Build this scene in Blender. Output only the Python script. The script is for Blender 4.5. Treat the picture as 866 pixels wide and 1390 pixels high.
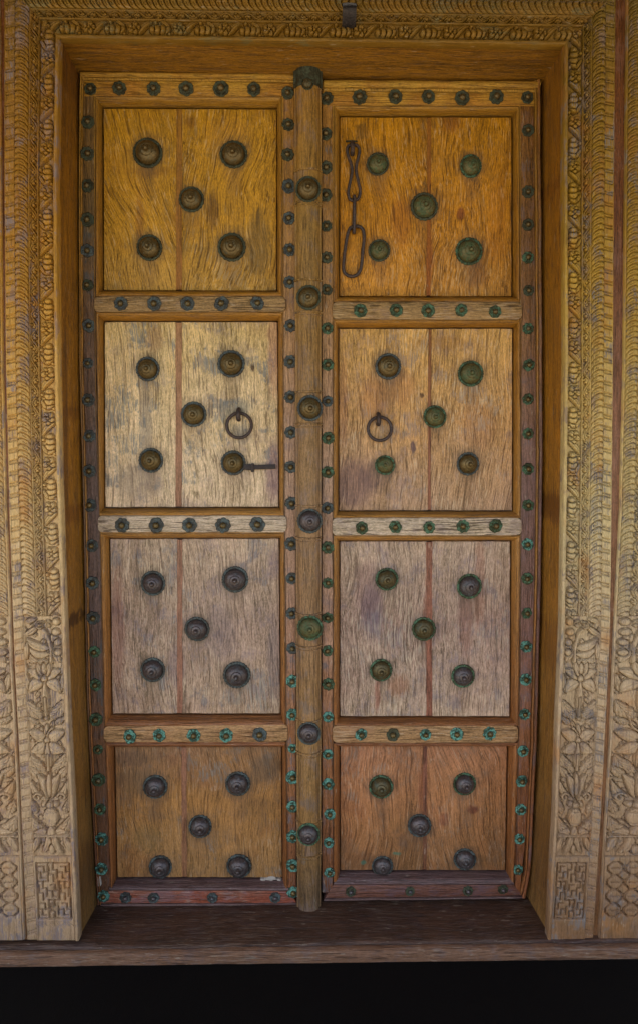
import bpy, bmesh, math, random
import numpy as np
from mathutils import Matrix, Vector
random.seed(7)
rng = np.random.default_rng(7)
for o in list(bpy.data.objects): bpy.data.objects.remove(o)
S = bpy.context.scene
COL = S.collection

# ------------------------------------------------------------------ camera
CX, CY, CZ, YAW, PIT, ROL, F = -0.0211, -2.0266, 1.3442, 0.0185, 0.0628, 0.0005, 1000.0
_sy, _cy, _sp, _cp = math.sin(YAW), math.cos(YAW), math.sin(PIT), math.cos(PIT)
FWD = np.array([_sy*_cp, _cy*_cp, -_sp]); R0 = np.array([_cy, -_sy, 0.]); U0 = np.cross(R0, FWD)
RT = R0*math.cos(ROL)+U0*math.sin(ROL); UP = np.cross(RT, FWD)
cam = bpy.data.cameras.new('camera'); co = bpy.data.objects.new('camera', cam); COL.objects.link(co)
cam.sensor_fit = 'VERTICAL'; cam.sensor_height = 36.0; cam.lens = 36.0*F/1390.0
cam.shift_y = -45.0/1390.0; cam.clip_start = 0.05; cam.clip_end = 500
co.matrix_world = Matrix(((RT[0], UP[0], -FWD[0], CX), (RT[1], UP[1], -FWD[1], CY), (RT[2], UP[2], -FWD[2], CZ), (0, 0, 0, 1)))
S.camera = co

# ------------------------------------------------------------------ sky, sun, exposure
w = bpy.data.worlds.new('World'); S.world = w; w.use_nodes = True
wn = w.node_tree; bg = wn.nodes['Background']
sky = wn.nodes.new('ShaderNodeTexSky'); sky.sky_type = 'NISHITA'; sky.sun_disc = False
SUN_EL, SUN_ROT = 56.0, 212.0
sky.sun_elevation = math.radians(SUN_EL); sky.sun_rotation = math.radians(SUN_ROT)
sky.dust_density = 2.0
wn.links.new(sky.outputs[0], bg.inputs[0]); bg.inputs[1].default_value = 0.12
sl = bpy.data.lights.new('sun', 'SUN'); so = bpy.data.objects.new('sun', sl); COL.objects.link(so)
sl.energy = 4.0; sl.angle = math.radians(0.5); sl.color = (1, .95, .86)
_el, _az = math.radians(SUN_EL), math.radians(SUN_ROT)      # azimuth clockwise from +Y
sd = Vector((math.sin(_az)*math.cos(_el), math.cos(_az)*math.cos(_el), math.sin(_el)))
so.rotation_euler = sd.to_track_quat('Z', 'Y').to_euler(); so.location = (0, -5, 6)
S.view_settings.view_transform = 'Standard'; S.view_settings.look = 'None'
S.view_settings.exposure = 1.40; S.view_settings.gamma = 1.0
S.view_settings.use_curve_mapping = False

# ------------------------------------------------------------------ measuring helper: where the line of sight through a measured point meets the plane y = Y
def pw(px, py, Y):
    px = np.asarray(px, float); py = np.asarray(py, float)
    a = (px-433.)/F; b = -(py-650.)/F
    d = FWD + a[..., None]*RT + b[..., None]*UP
    t = (Y-CY)/d[..., 1]
    return np.array([CX, CY, CZ]) + d*t[..., None]
def P(px, py, Y): return Vector(pw(px, py, Y))
def zz(py): return float(pw(433., py, 0.)[2])
def ln(pl, y): return np.interp(y, [p[0] for p in pl], [p[1] for p in pl])

# ------------------------------------------------------------------ object helpers
WP = {}
def thing(name, label, cat, loc, group=None):
    o = bpy.data.objects.new(name, None); COL.objects.link(o); o.empty_display_size = .1
    o.location = loc; WP[o.name] = Vector(loc); o['label'] = label; o['category'] = cat
    if group: o['group'] = group
    return o
def finish(name, me, c, mat, parent, smooth=False, label=None, kind=None):
    o = bpy.data.objects.new(name, me); COL.objects.link(o)
    if mat: me.materials.append(mat)
    WP[o.name] = Vector(c)
    if parent: o.parent = parent; o.location = Vector(c)-WP[parent.name]
    else: o.location = c
    if smooth:
        me.polygons.foreach_set('use_smooth', [True]*len(me.polygons))
    if label: o['label'] = label
    if kind: o['kind'] = kind
    return o
def mesh(name, verts, faces, mat, parent=None, smooth=False, bevel=0, label=None, kind=None, segs=2, angle=None):
    v = np.array([tuple(q) for q in verts], float); c = (v.max(0)+v.min(0))/2
    me = bpy.data.meshes.new(name); me.from_pydata((v-c).tolist(), [], faces)
    bm = bmesh.new(); bm.from_mesh(me)
    bmesh.ops.recalc_face_normals(bm, faces=bm.faces)
    if bevel:
        es = [e for e in bm.edges if len(e.link_faces) == 2 and e.calc_face_angle(0) > 0.5]
        bmesh.ops.bevel(bm, geom=es, offset=bevel, segments=segs, profile=.5, affect='EDGES', clamp_overlap=True)
    bm.to_mesh(me); bm.free()
    o = finish(name, me, c, mat, parent, smooth, label, kind)
    if angle: me.set_sharp_from_angle(angle=angle)
    return o
from mathutils import noise as mn
def plate(name, poly, Y, th, mat, parent=None, bevel=.0025, wob=.5, **k):
    """flat board: polygon of measured points on plane Y, th thick"""
    if wob:
        q = []
        for (x0, y0), (x1, y1) in zip(poly, list(poly[1:])+[poly[0]]):
            m_ = max(1, int(math.hypot(x1-x0, y1-y0)/9))
            for i in range(m_):
                x, y = x0+(x1-x0)*i/m_, y0+(y1-y0)*i/m_
                q.append((x+wob*(mn.noise((x*.05, y*.045, 3.1))+.8*mn.noise((x*.2, y*.21, 9.))), y+wob*(mn.noise((x*.05, y*.045, 7.7))+.8*mn.noise((x*.2, y*.21, 4.)))))
        poly = q
    pts = [P(x, y, Y) for x, y in poly]
    n = len(pts)
    v = pts + [p+Vector((0, th, 0)) for p in pts]
    f = [list(range(n)), list(range(2*n-1, n-1, -1))] + [[i, (i+1) % n, n+(i+1) % n, n+i] for i in range(n)]
    return mesh(name, v, f, mat, parent, bevel=bevel, smooth=True, angle=.6, **k)
def loft(name, rings, mat, parent=None, closed=True, smooth=True, bevel=0, angle=.6, **k):
    if mat and 'timber' in mat.name:
        rings = [[Vector(p)+Vector((mn.noise(Vector(p)*14), mn.noise(Vector(p)*14+Vector((9, 0, 0))), mn.noise(Vector(p)*14+Vector((0, 9, 0)))))*.0011+Vector((mn.noise(Vector(p)*55), 0, mn.noise(Vector(p)*55+Vector((0, 9, 0)))))*.0006 for p in r] for r in rings]
    n = len(rings[0]); v = [p for r in rings for p in r]; f = []
    m = n if closed else n-1
    for i in range(len(rings)-1):
        for j in range(m):
            f.append([i*n+j, i*n+(j+1) % n, (i+1)*n+(j+1) % n, (i+1)*n+j])
    if closed: f += [list(range(n)), list(range((len(rings)-1)*n, len(rings)*n))]
    return mesh(name, v, f, mat, parent, smooth=smooth, bevel=bevel, angle=angle, **k)

# ------------------------------------------------------------------ materials
class NT:
    def __init__(s, name):
        s.m = bpy.data.materials.new(name); s.m.use_nodes = True; s.t = s.m.node_tree
        s.b = s.t.nodes['Principled BSDF']
    def n(s, typ, **k):
        q = s.t.nodes.new(typ)
        for a, b in k.items():
            if a.startswith('i_'):
                key = a[2:]; key = int(key) if key.isdigit() else key.replace('_', ' ')
                if isinstance(b, bpy.types.NodeSocket): s.t.links.new(b, q.inputs[key])
                else: q.inputs[key].default_value = b
            else: setattr(q, a, b)
        return q
    def math(s, op, a, b=0., c=None, clamp=False):
        q = s.t.nodes.new('ShaderNodeMath'); q.operation = op; q.use_clamp = clamp
        for i, x in enumerate((a, b) if c is None else (a, b, c)):
            if isinstance(x, bpy.types.NodeSocket): s.t.links.new(x, q.inputs[i])
            else: q.inputs[i].default_value = x
        return q.outputs[0]
    def vmath(s, op, a, b):
        q = s.t.nodes.new('ShaderNodeVectorMath'); q.operation = op
        for i, x in enumerate((a, b)):
            if isinstance(x, bpy.types.NodeSocket): s.t.links.new(x, q.inputs[i])
            else: q.inputs[i].default_value = x
        return q.outputs[0]
    def mix(s, f, a, b, mode='MIX'):
        q = s.t.nodes.new('ShaderNodeMix'); q.data_type = 'RGBA'; q.blend_type = mode
        for i, x in ((0, f), (6, a), (7, b)):
            if isinstance(x, bpy.types.NodeSocket): s.t.links.new(x, q.inputs[i])
            else: q.inputs[i].default_value = (*x, 1) if i and len(x) == 3 else x
        return q.outputs[2]
    def noise(s, vec, scale, det=3, rough=.55, dist=0.):
        return s.n('ShaderNodeTexNoise', i_Vector=vec, i_Scale=scale, i_Detail=det, i_Roughness=rough, i_Distortion=dist).outputs[0]
    def ramp(s, f, stops, interp='LINEAR'):
        q = s.t.nodes.new('ShaderNodeValToRGB'); q.color_ramp.interpolation = interp
        cr = q.color_ramp
        while len(cr.elements) < len(stops): cr.elements.new(.5)
        for e, (p, c) in zip(cr.elements, stops):
            e.position = p; e.color = (*c, 1) if not isinstance(c, (int, float)) else (c, c, c, 1)
        s.t.links.new(f, q.inputs[0]); return q.outputs[0]
    def smooth(s, x, lo, hi):
        q = s.t.nodes.new('ShaderNodeMapRange'); q.interpolation_type = 'SMOOTHSTEP'
        s.t.links.new(x, q.inputs[0]); q.inputs[1].default_value = lo; q.inputs[2].default_value = hi
        return q.outputs[0]
def lin(r, g, b): return tuple(((c/255.)/12.92 if c <= 10 else (((c/255.)+.055)/1.055)**2.4) for c in (r, g, b))

def wood(name, tones, axis='Z', grey=.0, greycol=(120, 112, 118), paint=0., paintcol=(60, 88, 98), crack=.5, contrast=1., warp=.03,
         rough=(.5, .75), bump=.8, red=0., redcol=(120, 60, 45), fine=1., flake=0., dirt=.3, spec=.35, spots=(), slant=0.):
    """weathered timber; tones = [(photo height, colour)] from lintel to sill: varnish kept under the lintel, bleached lower down; carved tops also hold painted shade"""
    t = NT(name)
    pos = t.n('ShaderNodeNewGeometry').outputs['Position']
    rnd = t.n('ShaderNodeObjectInfo').outputs['Random']
    off = t.n('ShaderNodeCombineXYZ', i_0=t.math('MULTIPLY', rnd, 7.3), i_1=t.math('MULTIPLY', rnd, 3.1), i_2=t.math('MULTIPLY', rnd, 11.7)).outputs[0]
    p = t.vmath('ADD', pos, off)
    wn_ = t.n('ShaderNodeTexNoise', i_Vector=p, i_Scale=2.6, i_Detail=2.).outputs['Color']
    wv = t.vmath('MULTIPLY', t.vmath('SUBTRACT', wn_, (.5, .5, .5)), (warp, warp, warp) if axis == 'X' else (warp*2.2, warp, warp))
    wn2 = t.n('ShaderNodeTexNoise', i_Vector=p, i_Scale=7., i_Detail=2.).outputs['Color']
    wv2 = t.vmath('MULTIPLY', t.vmath('SUBTRACT', wn2, (.5, .5, .5)), (warp*.16,)*3)
    pwv = t.vmath('ADD', t.vmath('ADD', p, wv), wv2)
    if slant:
        zc = t.n('ShaderNodeSeparateXYZ', i_0=pos).outputs[2]
        pwv = t.vmath('ADD', pwv, t.n('ShaderNodeCombineXYZ', i_0=t.math('MULTIPLY', t.math('MULTIPLY', zc, slant), t.math('SUBTRACT', rnd, .25))).outputs[0])
    st = (1, 1, .035) if axis == 'Z' else (.035, 1, 1)
    g = t.vmath('MULTIPLY', pwv, st)
    st2 = (1, 1, .06) if axis == 'Z' else (.06, 1, 1)
    g2 = t.vmath('MULTIPLY', pwv, st2)
    band = t.noise(g, 70, 4, .62); wide = t.noise(g, 13, 3, .6)
    fib = t.noise(g2, 340*fine, 2, .6)
    fib2 = t.noise(g, 520*fine, 2, .6)
    cr1 = t.noise(g, 240*fine, 2, .6)
    blot = t.noise(p, 7, 5, .62)
    blot2 = t.noise(t.vmath('ADD', p, (5, 3, 9)), 17, 5, .68)
    mask_e = t.noise(t.vmath('ADD', p, (15, 3, 1)), 4.5, 3, .6)
    z = t.n('ShaderNodeSeparateXYZ', i_0=pos).outputs[2]
    zn = t.math('ADD', z, t.math('MULTIPLY', t.math('SUBTRACT', blot, .5), .35))
    f = t.math('DIVIDE', zn, 2.5, clamp=True)
    if len(tones) == 1: tones = tones+[(1300, tones[0][1])]
    base = t.ramp(f, sorted([(min(1, max(0, zz(y)/2.5)), lin(*c)) for y, c in tones]))
    # growth bands and fibres
    k = t.math('ADD', t.math('MULTIPLY', t.math('SUBTRACT', band, .5), .8*contrast), t.math('MULTIPLY', t.math('SUBTRACT', fib, .5), 1.7*contrast))
    k = t.math('ADD', k, t.math('MULTIPLY', t.math('SUBTRACT', fib2, .5), 1.6*contrast))
    k = t.math('ADD', k, t.math('MULTIPLY', t.math('SUBTRACT', wide, .5), 1.3*contrast))
    k = t.math('ADD', k, t.math('MULTIPLY', t.math('SUBTRACT', blot2, .5), .5*contrast))
    spk = t.noise(t.vmath('MULTIPLY', p, (1, 1, .4) if axis == 'Z' else (.4, 1, 1)), 330, 3, .7)
    k = t.math('ADD', k, t.math('MULTIPLY', t.math('SUBTRACT', spk, .5), 2.2*contrast))
    k = t.math('ADD', k, 1.0); k = t.math('MAXIMUM', k, .25); k = t.math('MINIMUM', k, 1.9)
    kc = t.n('ShaderNodeCombineXYZ', i_0=k, i_1=k, i_2=t.math('POWER', k, 1.15)).outputs[0]
    col = t.mix(1., base, kc, 'MULTIPLY')
    if red: col = t.mix(t.math('MULTIPLY', t.smooth(blot, .52, .72), red), col, lin(*redcol))
    if grey: col = t.mix(t.math('MULTIPLY', t.smooth(t.math('ADD', blot2, t.math('MULTIPLY', t.math('SUBTRACT', fib, .5), .6)), .5, .66), grey), col, lin(*greycol))
    if dirt: col = t.mix(t.math('MULTIPLY', t.smooth(t.noise(t.vmath('ADD', g2, (2, 8, 1)), 22, 4, .6), .55, .75), dirt), col, t.mix(1., col, (.28, .22, .2), 'MULTIPLY'))
    if flake:   # pale raw fibres where the old coat has flaked
        fl = t.math('MULTIPLY', t.smooth(t.math('ADD', fib, t.math('MULTIPLY', t.math('SUBTRACT', mask_e, .5), .5)), .58, .68), flake)
        col = t.mix(fl, col, t.mix(1., t.mix(.55, base, lin(222, 205, 172)), (1, 1, 1), 'MULTIPLY'))
    if paint:
        pm = t.math('MULTIPLY', t.smooth(t.math('ADD', mask_e, t.math('MULTIPLY', t.math('SUBTRACT', blot2, .5), 1.1)), .58, .66), t.smooth(fib, .4, .6))
        col = t.mix(t.math('MULTIPLY', pm, paint), col, lin(*paintcol))
    pit = t.math('MULTIPLY', t.smooth(t.noise(t.vmath('MULTIPLY', t.vmath('ADD', p, (3, 1, 2)), (1, 1, .3) if axis == 'Z' else (.3, 1, 1)), 95, 3, .7), .66, .74), .55)
    col = t.mix(pit, col, t.mix(1., base, (.22, .18, .16), 'MULTIPLY'))
    pal = t.math('MULTIPLY', t.smooth(t.noise(t.vmath('MULTIPLY', t.vmath('ADD', p, (8, 1, 5)), (1, 1, .22) if axis == 'Z' else (.22, 1, 1)), 120, 3, .7), .62, .72), .45)
    col = t.mix(pal, col, t.mix(.45, base, (.75, .66, .5)))
    crm = t.math('MULTIPLY', t.smooth(cr1, .41, .35), min(1, crack*1.3))
    col = t.mix(crm, col, t.mix(1., base, (.16, .12, .1), 'MULTIPLY'))
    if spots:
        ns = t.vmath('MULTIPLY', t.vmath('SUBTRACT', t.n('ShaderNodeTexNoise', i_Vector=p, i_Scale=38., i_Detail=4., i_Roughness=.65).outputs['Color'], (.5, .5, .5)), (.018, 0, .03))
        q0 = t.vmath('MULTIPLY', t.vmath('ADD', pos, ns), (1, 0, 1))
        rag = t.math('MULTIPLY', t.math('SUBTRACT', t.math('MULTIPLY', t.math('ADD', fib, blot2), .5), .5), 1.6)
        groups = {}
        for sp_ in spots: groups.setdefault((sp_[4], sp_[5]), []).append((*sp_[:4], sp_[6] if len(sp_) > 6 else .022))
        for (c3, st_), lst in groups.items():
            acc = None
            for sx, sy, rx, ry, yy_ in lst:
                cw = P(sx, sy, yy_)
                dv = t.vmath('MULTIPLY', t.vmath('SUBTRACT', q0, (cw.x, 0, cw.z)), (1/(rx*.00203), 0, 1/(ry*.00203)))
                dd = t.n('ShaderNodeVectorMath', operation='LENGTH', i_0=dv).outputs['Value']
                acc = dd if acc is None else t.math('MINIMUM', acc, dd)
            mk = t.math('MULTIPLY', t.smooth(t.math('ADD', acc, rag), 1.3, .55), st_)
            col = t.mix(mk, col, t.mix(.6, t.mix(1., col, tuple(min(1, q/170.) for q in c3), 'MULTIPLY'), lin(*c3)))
    t.t.links.new(col, t.b.inputs['Base Color'])
    rg = t.math('MULTIPLY_ADD', fib, rough[1]-rough[0], rough[0]); t.t.links.new(rg, t.b.inputs['Roughness'])
    t.b.inputs['Specular IOR Level'].default_value = spec
    h = t.math('ADD', t.math('MULTIPLY', fib, .7), t.math('MULTIPLY', crm, -.8)); h = t.math('ADD', h, t.math('MULTIPLY', band, .6))
    h = t.math('ADD', h, t.math('MULTIPLY', blot2, .5))
    bp = t.n('ShaderNodeBump', i_Height=h, i_Strength=bump, i_Distance=.004); t.t.links.new(bp.outputs[0], t.b.inputs['Normal'])
    return t.m

def metal(name, base, verd, amount, rough=.45, metallic=.75, scale=60):
    t = NT(name)
    pos = t.n('ShaderNodeNewGeometry').outputs['Position']
    a = t.noise(pos, scale, 5, .65); b = t.noise(t.vmath('ADD', pos, (4, 2, 8)), scale*4, 3, .6)
    c = t.mix(t.smooth(b, .35, .7), lin(*base), tuple(q*1.7 for q in lin(*base)))
    m = t.math('MULTIPLY', t.smooth(t.math('ADD', a, t.math('MULTIPLY', t.math('SUBTRACT', b, .5), .5)), .62-amount*.35, .72-amount*.25), min(1, .35+amount))
    v = t.mix(t.smooth(b, .3, .7), tuple(q*.45 for q in lin(*verd)), lin(*verd))
    t.t.links.new(t.mix(m, c, v), t.b.inputs['Base Color'])
    t.t.links.new(t.math('MULTIPLY', t.math('SUBTRACT', 1., m), metallic), t.b.inputs['Metallic'])
    t.t.links.new(t.math('MULTIPLY_ADD', m, .35, rough), t.b.inputs['Roughness'])
    bp = t.n('ShaderNodeBump', i_Height=t.math('ADD', a, t.math('MULTIPLY', b, .6)), i_Strength=.5, i_Distance=.003)
    t.t.links.new(bp.outputs[0], t.b.inputs['Normal'])
    return t.m

# ---- timber tones (height measured on the photograph, colour of the timber itself, plus shade painted into the carved tops)
BL = [[(200.5, 206.7, 19.5), (317.2, 208.8, 18), (260, 270, 16.8), (202.9, 335.6, 17.5), (314.8, 335, 18.8)],
      [(200.5, 500.7, 16.5), (314, 493.7, 18.3), (263.1, 562.3, 17), (205, 625, 16.5), (316.8, 628.5, 17)],
      [(207.7, 792.2, 17.2), (319.3, 787, 18.2), (267.6, 854.5, 17.3), (207.4, 910, 17), (321.7, 916.9, 18.7)],
      [(210.7, 1069, 17.2), (323, 1064.8, 17.5), (272, 1122.9, 16.7), (217.8, 1177.9, 16.7), (324.6, 1176.7, 17.7)]]
BR = [[(512.7, 221.7, 15.2), (639, 224.6, 15.4), (575.7, 279.7, 18.2), (514.5, 339.5, 14.8), (636.5, 340.6, 18.3)],
      [(526.7, 497.3, 17.6), (638.7, 507, 17.6), (590, 565.7, 15.8), (522.4, 631.5, 13.8), (635, 629.8, 16)],
      [(524.9, 786.7, 15.8), (636.9, 796.3, 17.5), (575, 854.3, 16.7), (517, 910.5, 15.6), (628.3, 918.4, 16.2)],
      [(517, 1068.8, 17), (630.4, 1065.2, 16.2), (569.2, 1121.8, 16.6), (519, 1177, 15), (630.8, 1167.7, 16.2)]]

SPOTS = {('L', 1): [(290, 285, 9, 26, (70, 52, 30), .7), (352, 330, 16, 48, (78, 70, 48), .6), (205, 232, 30, 8, (104, 72, 30), .5), (258, 165, 9, 9, (90, 60, 24), .6), (190, 300, 6, 40, (120, 78, 30), .5), (310, 185, 30, 30, (190, 140, 60), .3)],
         ('L', 2): [(318, 552, 26, 12, (84, 98, 108), .6), (198, 575, 9, 55, (104, 104, 108), .55), (330, 590, 14, 14, (92, 104, 116), .5), (372, 640, 12, 44, (118, 92, 108), .7), (372, 480, 9, 60, (160, 112, 98), .6), (185, 655, 30, 26, (110, 108, 108), .5), (343, 500, 3, 6, (40, 26, 20), .9), (210, 460, 12, 20, (140, 106, 80), .5)],
         ('L', 3): [(160, 850, 10, 90, (132, 86, 76), .5), (240, 905, 12, 30, (108, 92, 104), .5), (372, 900, 10, 60, (104, 96, 104), .5), (300, 860, 22, 40, (112, 102, 108), .4), (372, 765, 9, 22, (104, 92, 104), .5)],
         ('L', 4): [(185, 1060, 32, 20, (92, 84, 64), .45), (360, 1045, 22, 22, (88, 84, 76), .55), (180, 1030, 30, 12, (84, 74, 62), .5), (350, 1095, 26, 14, (104, 84, 56), .4), (200, 1140, 20, 20, (108, 100, 66), .35)],
         ('R', 1): [(545, 300, 14, 34, (120, 70, 22), .45), (490, 178, 8, 10, (80, 66, 34), .6), (612, 165, 14, 14, (112, 66, 22), .6), (648, 372, 16, 20, (104, 70, 34), .6), (582, 360, 5, 42, (140, 66, 24), .5), (625, 290, 5, 10, (96, 48, 24), .8), (675, 300, 14, 70, (176, 116, 30), .3)],
         ('R', 2): [(478, 655, 32, 34, (96, 76, 84), .65), (507, 645, 24, 22, (84, 70, 76), .5), (560, 606, 4, 8, (66, 58, 74), .9), (572, 537, 2.5, 4, (50, 36, 26), .9), (508, 540, 22, 34, (130, 84, 54), .45), (545, 525, 18, 26, (140, 90, 56), .4), (648, 575, 26, 34, (160, 112, 74), .35), (466, 545, 6, 60, (140, 98, 78), .4), (600, 465, 40, 10, (130, 90, 44), .4)],
         ('R', 3): [(505, 830, 16, 40, (92, 82, 100), .55), (500, 800, 20, 40, (112, 84, 86), .5), (632, 840, 10, 60, (116, 74, 66), .5), (650, 790, 8, 70, (136, 84, 66), .45), (512, 940, 4, 30, (140, 76, 60), .6), (540, 930, 16, 16, (150, 96, 64), .5), (580, 830, 6, 60, (150, 80, 58), .5)],
         ('R', 4): [(642, 1098, 9, 6, (96, 52, 40), .85), (602, 1112, 7, 12, (108, 62, 48), .6), (574, 1080, 7, 50, (110, 62, 44), .55), (490, 1168, 22, 14, (96, 68, 44), .5), (470, 1140, 9, 30, (120, 78, 46), .4), (640, 1170, 34, 10, (110, 80, 46), .4), (493, 1172, 4, 4, (70, 130, 110), .8), (538, 1160, 6, 3, (70, 130, 110), .8), (545, 1120, 20, 12, (160, 118, 70), .4)]}
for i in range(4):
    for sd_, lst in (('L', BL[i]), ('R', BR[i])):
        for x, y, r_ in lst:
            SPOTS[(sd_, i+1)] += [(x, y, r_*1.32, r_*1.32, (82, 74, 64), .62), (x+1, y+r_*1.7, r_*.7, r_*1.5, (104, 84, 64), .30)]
M_panel = {}
PT = {('L', 1): [(150, (176, 128, 20)), (300, (182, 132, 26)), (395, (172, 130, 50))],
      ('L', 2): [(440, (206, 174, 112)), (560, (212, 184, 138)), (690, (200, 176, 144))],
      ('L', 3): [(730, (182, 156, 128)), (850, (160, 134, 114)), (970, (176, 148, 122))],
      ('L', 4): [(1010, (134, 96, 60)), (1100, (160, 112, 58)), (1190, (158, 116, 68))],
      ('R', 1): [(160, (178, 122, 6)), (300, (184, 122, 12)), (402, (178, 122, 36))],
      ('R', 2): [(446, (200, 154, 82)), (560, (192, 146, 88)), (692, (172, 138, 106))],
      ('R', 3): [(735, (180, 154, 128)), (850, (152, 124, 108)), (972, (180, 154, 130))],
      ('R', 4): [(1012, (156, 104, 68)), (1100, (164, 110, 66)), (1185, (136, 94, 56))]}
for k_, tn in PT.items():
    i = k_[1]
    M_panel[k_] = wood('panel_timber_%s%d' % k_, tn, grey=[0, .28, .5, .6, .45][i], greycol=[0, (92, 70, 40), (128, 108, 104), (112, 98, 104), (104, 84, 66)][i],
                       paint=[0, .25, .6, .35, .35][i]*(1 if k_[0] == 'L' else .4), paintcol=(78, 104, 112) if i > 1 else (70, 66, 40),
                       crack=[0, .45, .42, .4, .35][i], contrast=[0, .8, .85, .85, .75][i], warp=[0, .075, .04, .035, .06][i], flake=[0, .35, .6, .6, .25][i],
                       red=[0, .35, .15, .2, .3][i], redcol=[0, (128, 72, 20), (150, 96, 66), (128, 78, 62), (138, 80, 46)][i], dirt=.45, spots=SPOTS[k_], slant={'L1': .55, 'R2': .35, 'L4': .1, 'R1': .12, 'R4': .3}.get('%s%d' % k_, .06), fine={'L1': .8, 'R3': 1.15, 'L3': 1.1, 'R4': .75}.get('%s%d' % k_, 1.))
M_band = wood('stile_timber', [(100, (128, 92, 34)), (300, (112, 86, 46)), (450, (112, 82, 56)), (650, (106, 84, 74)), (850, (104, 80, 70)), (1000, (108, 72, 44)), (1228, (98, 62, 40))],
              grey=.5, greycol=(84, 76, 76), paint=.5, paintcol=(58, 74, 78), crack=.4, warp=.02, contrast=.8, rough=(.5, .7))
M_band_in = wood('inner_stile_timber', [(100, (150, 104, 32)), (300, (150, 108, 50)), (450, (162, 122, 78)), (650, (162, 130, 104)), (850, (158, 120, 94)), (1000, (146, 96, 56)), (1228, (118, 70, 40))],
                 grey=.5, greycol=(110, 96, 96), paint=.5, paintcol=(70, 90, 100), crack=.4, warp=.02, contrast=.8)
M_band_r = wood('outer_stile_timber', [(100, (140, 92, 28)), (300, (132, 90, 40)), (450, (138, 98, 60)), (650, (128, 98, 88)), (850, (124, 90, 78)), (1000, (132, 84, 50)), (1228, (128, 76, 42))],
                grey=.4, greycol=(104, 88, 92), paint=.25, paintcol=(70, 90, 100), crack=.35, warp=.02, contrast=.8)
M_mould = wood('moulding_timber', [(100, (152, 110, 28)), (400, (156, 106, 26)), (700, (164, 116, 50)), (1000, (146, 90, 42)), (1228, (140, 86, 44))], crack=.35, warp=.015, contrast=.7,
               grey=.15, greycol=(110, 84, 60), rough=(.35, .55), dirt=.5, spec=.5, red=.3, redcol=(110, 58, 24))
M_mould_h = wood('moulding_timber_flat', [(100, (152, 110, 28)), (400, (156, 106, 26)), (700, (164, 116, 50)), (1000, (136, 84, 44)), (1185, (92, 70, 68)), (1228, (92, 66, 60))], axis='X', crack=.35, warp=.015, contrast=.7,
                 grey=.2, greycol=(110, 84, 66), rough=(.35, .55), dirt=.5, spec=.5)
M_bead = wood('bead_timber', [(100, (168, 126, 44)), (400, (132, 94, 36)), (700, (104, 80, 58)), (1000, (110, 76, 48)), (1228, (110, 66, 44))], crack=.3, warp=.01, contrast=.7, paint=.3, paintcol=(60, 70, 50))
M_top = wood('top_rail_timber', [(95, (172, 132, 44)), (145, (152, 104, 28))], axis='X', crack=.35, warp=.02, contrast=.8, grey=.25, greycol=(112, 84, 40))
M_cross = [wood('cross_rail_timber', [(412, (150, 118, 72))], axis='X', crack=.5, contrast=.9, grey=.45, greycol=(108, 84, 76), flake=.35, dirt=.4),
           wood('cross_rail_timber_bleached', [(713, (178, 158, 132))], axis='X', crack=.6, contrast=1., grey=.5, greycol=(124, 108, 108), flake=.6, dirt=.4),
           wood('cross_rail_timber_oiled', [(997, (168, 128, 84))], axis='X', crack=.5, contrast=.9, grey=.35, greycol=(124, 90, 70), red=.4, redcol=(124, 66, 44), flake=.3)]
M_bot = wood('bottom_rail_timber', [(1190, (130, 76, 54)), (1225, (138, 72, 50))], axis='X', crack=.4, contrast=.8, flake=.25, grey=.55, greycol=(104, 88, 96), rough=(.4, .6))
M_bot_r = wood('bottom_rail_timber_brown', [(1190, (112, 72, 56)), (1225, (108, 66, 50))], axis='X', crack=.3, contrast=.7, grey=.6, greycol=(88, 70, 78), rough=(.4, .6))
M_fill = wood('joint_filler', [(150, (150, 104, 30)), (395, (148, 98, 42)), (450, (164, 122, 84)), (700, (152, 112, 88)), (970, (142, 98, 76)), (1190, (136, 92, 60))], crack=.3, contrast=.6, warp=.02, rough=(.6, .8))
M_fill_r = wood('joint_filler_brown', [(150, (134, 84, 16)), (395, (138, 78, 24)), (450, (132, 86, 46)), (700, (134, 88, 66)), (850, (134, 86, 66)), (970, (134, 84, 64)), (1190, (112, 70, 44))], crack=.5, contrast=.7, warp=.02, rough=(.6, .8))
M_post = wood('post_timber', [(100, (146, 104, 34)), (300, (142, 108, 48)), (450, (146, 110, 56)), (650, (146, 114, 76)), (850, (142, 108, 72)), (1000, (146, 110, 64)), (1110, (142, 104, 56)), (1240, (104, 80, 54))],
              crack=.4, contrast=.8, warp=.015, grey=.45, greycol=(112, 98, 96), paint=.25, paintcol=(72, 84, 74))
M_lining = wood('lining_timber', [(60, (128, 84, 14)), (300, (146, 96, 16)), (600, (168, 112, 26)), (900, (156, 108, 42)), (1200, (140, 100, 50))], crack=.45, contrast=.85, warp=.02, rough=(.38, .6), dirt=.6, red=.35, redcol=(104, 58, 14), spec=.5,
               spots=[(96, 268, 2.6, 12, (70, 44, 16), .7, -.07), (101, 840, 2.2, 10, (48, 30, 16), .8, -.07), (92, 700, 20, 12, (110, 66, 24), .5, -.08), (90, 90, 20, 30, (90, 56, 12), .5, -.08), (112, 1190, 20, 40, (92, 64, 36), .5, -.08), (100, 560, 20, 8, (104, 66, 20), .5, -.08), (757, 690, 8, 20, (84, 52, 18), .7, -.1), (745, 430, 20, 30, (150, 108, 36), .4, -.08), (748, 880, 20, 34, (124, 84, 30), .5, -.08), (735, 1170, 20, 60, (110, 76, 40), .5, -.08), (748, 250, 20, 10, (100, 60, 14), .5, -.08)])
M_lining_h = wood('lintel_lining_timber', [(60, (140, 96, 22)), (100, (140, 96, 22))], axis='X', crack=.4, contrast=.9, warp=.04, rough=(.38, .6), dirt=.6, spec=.5)
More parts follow.
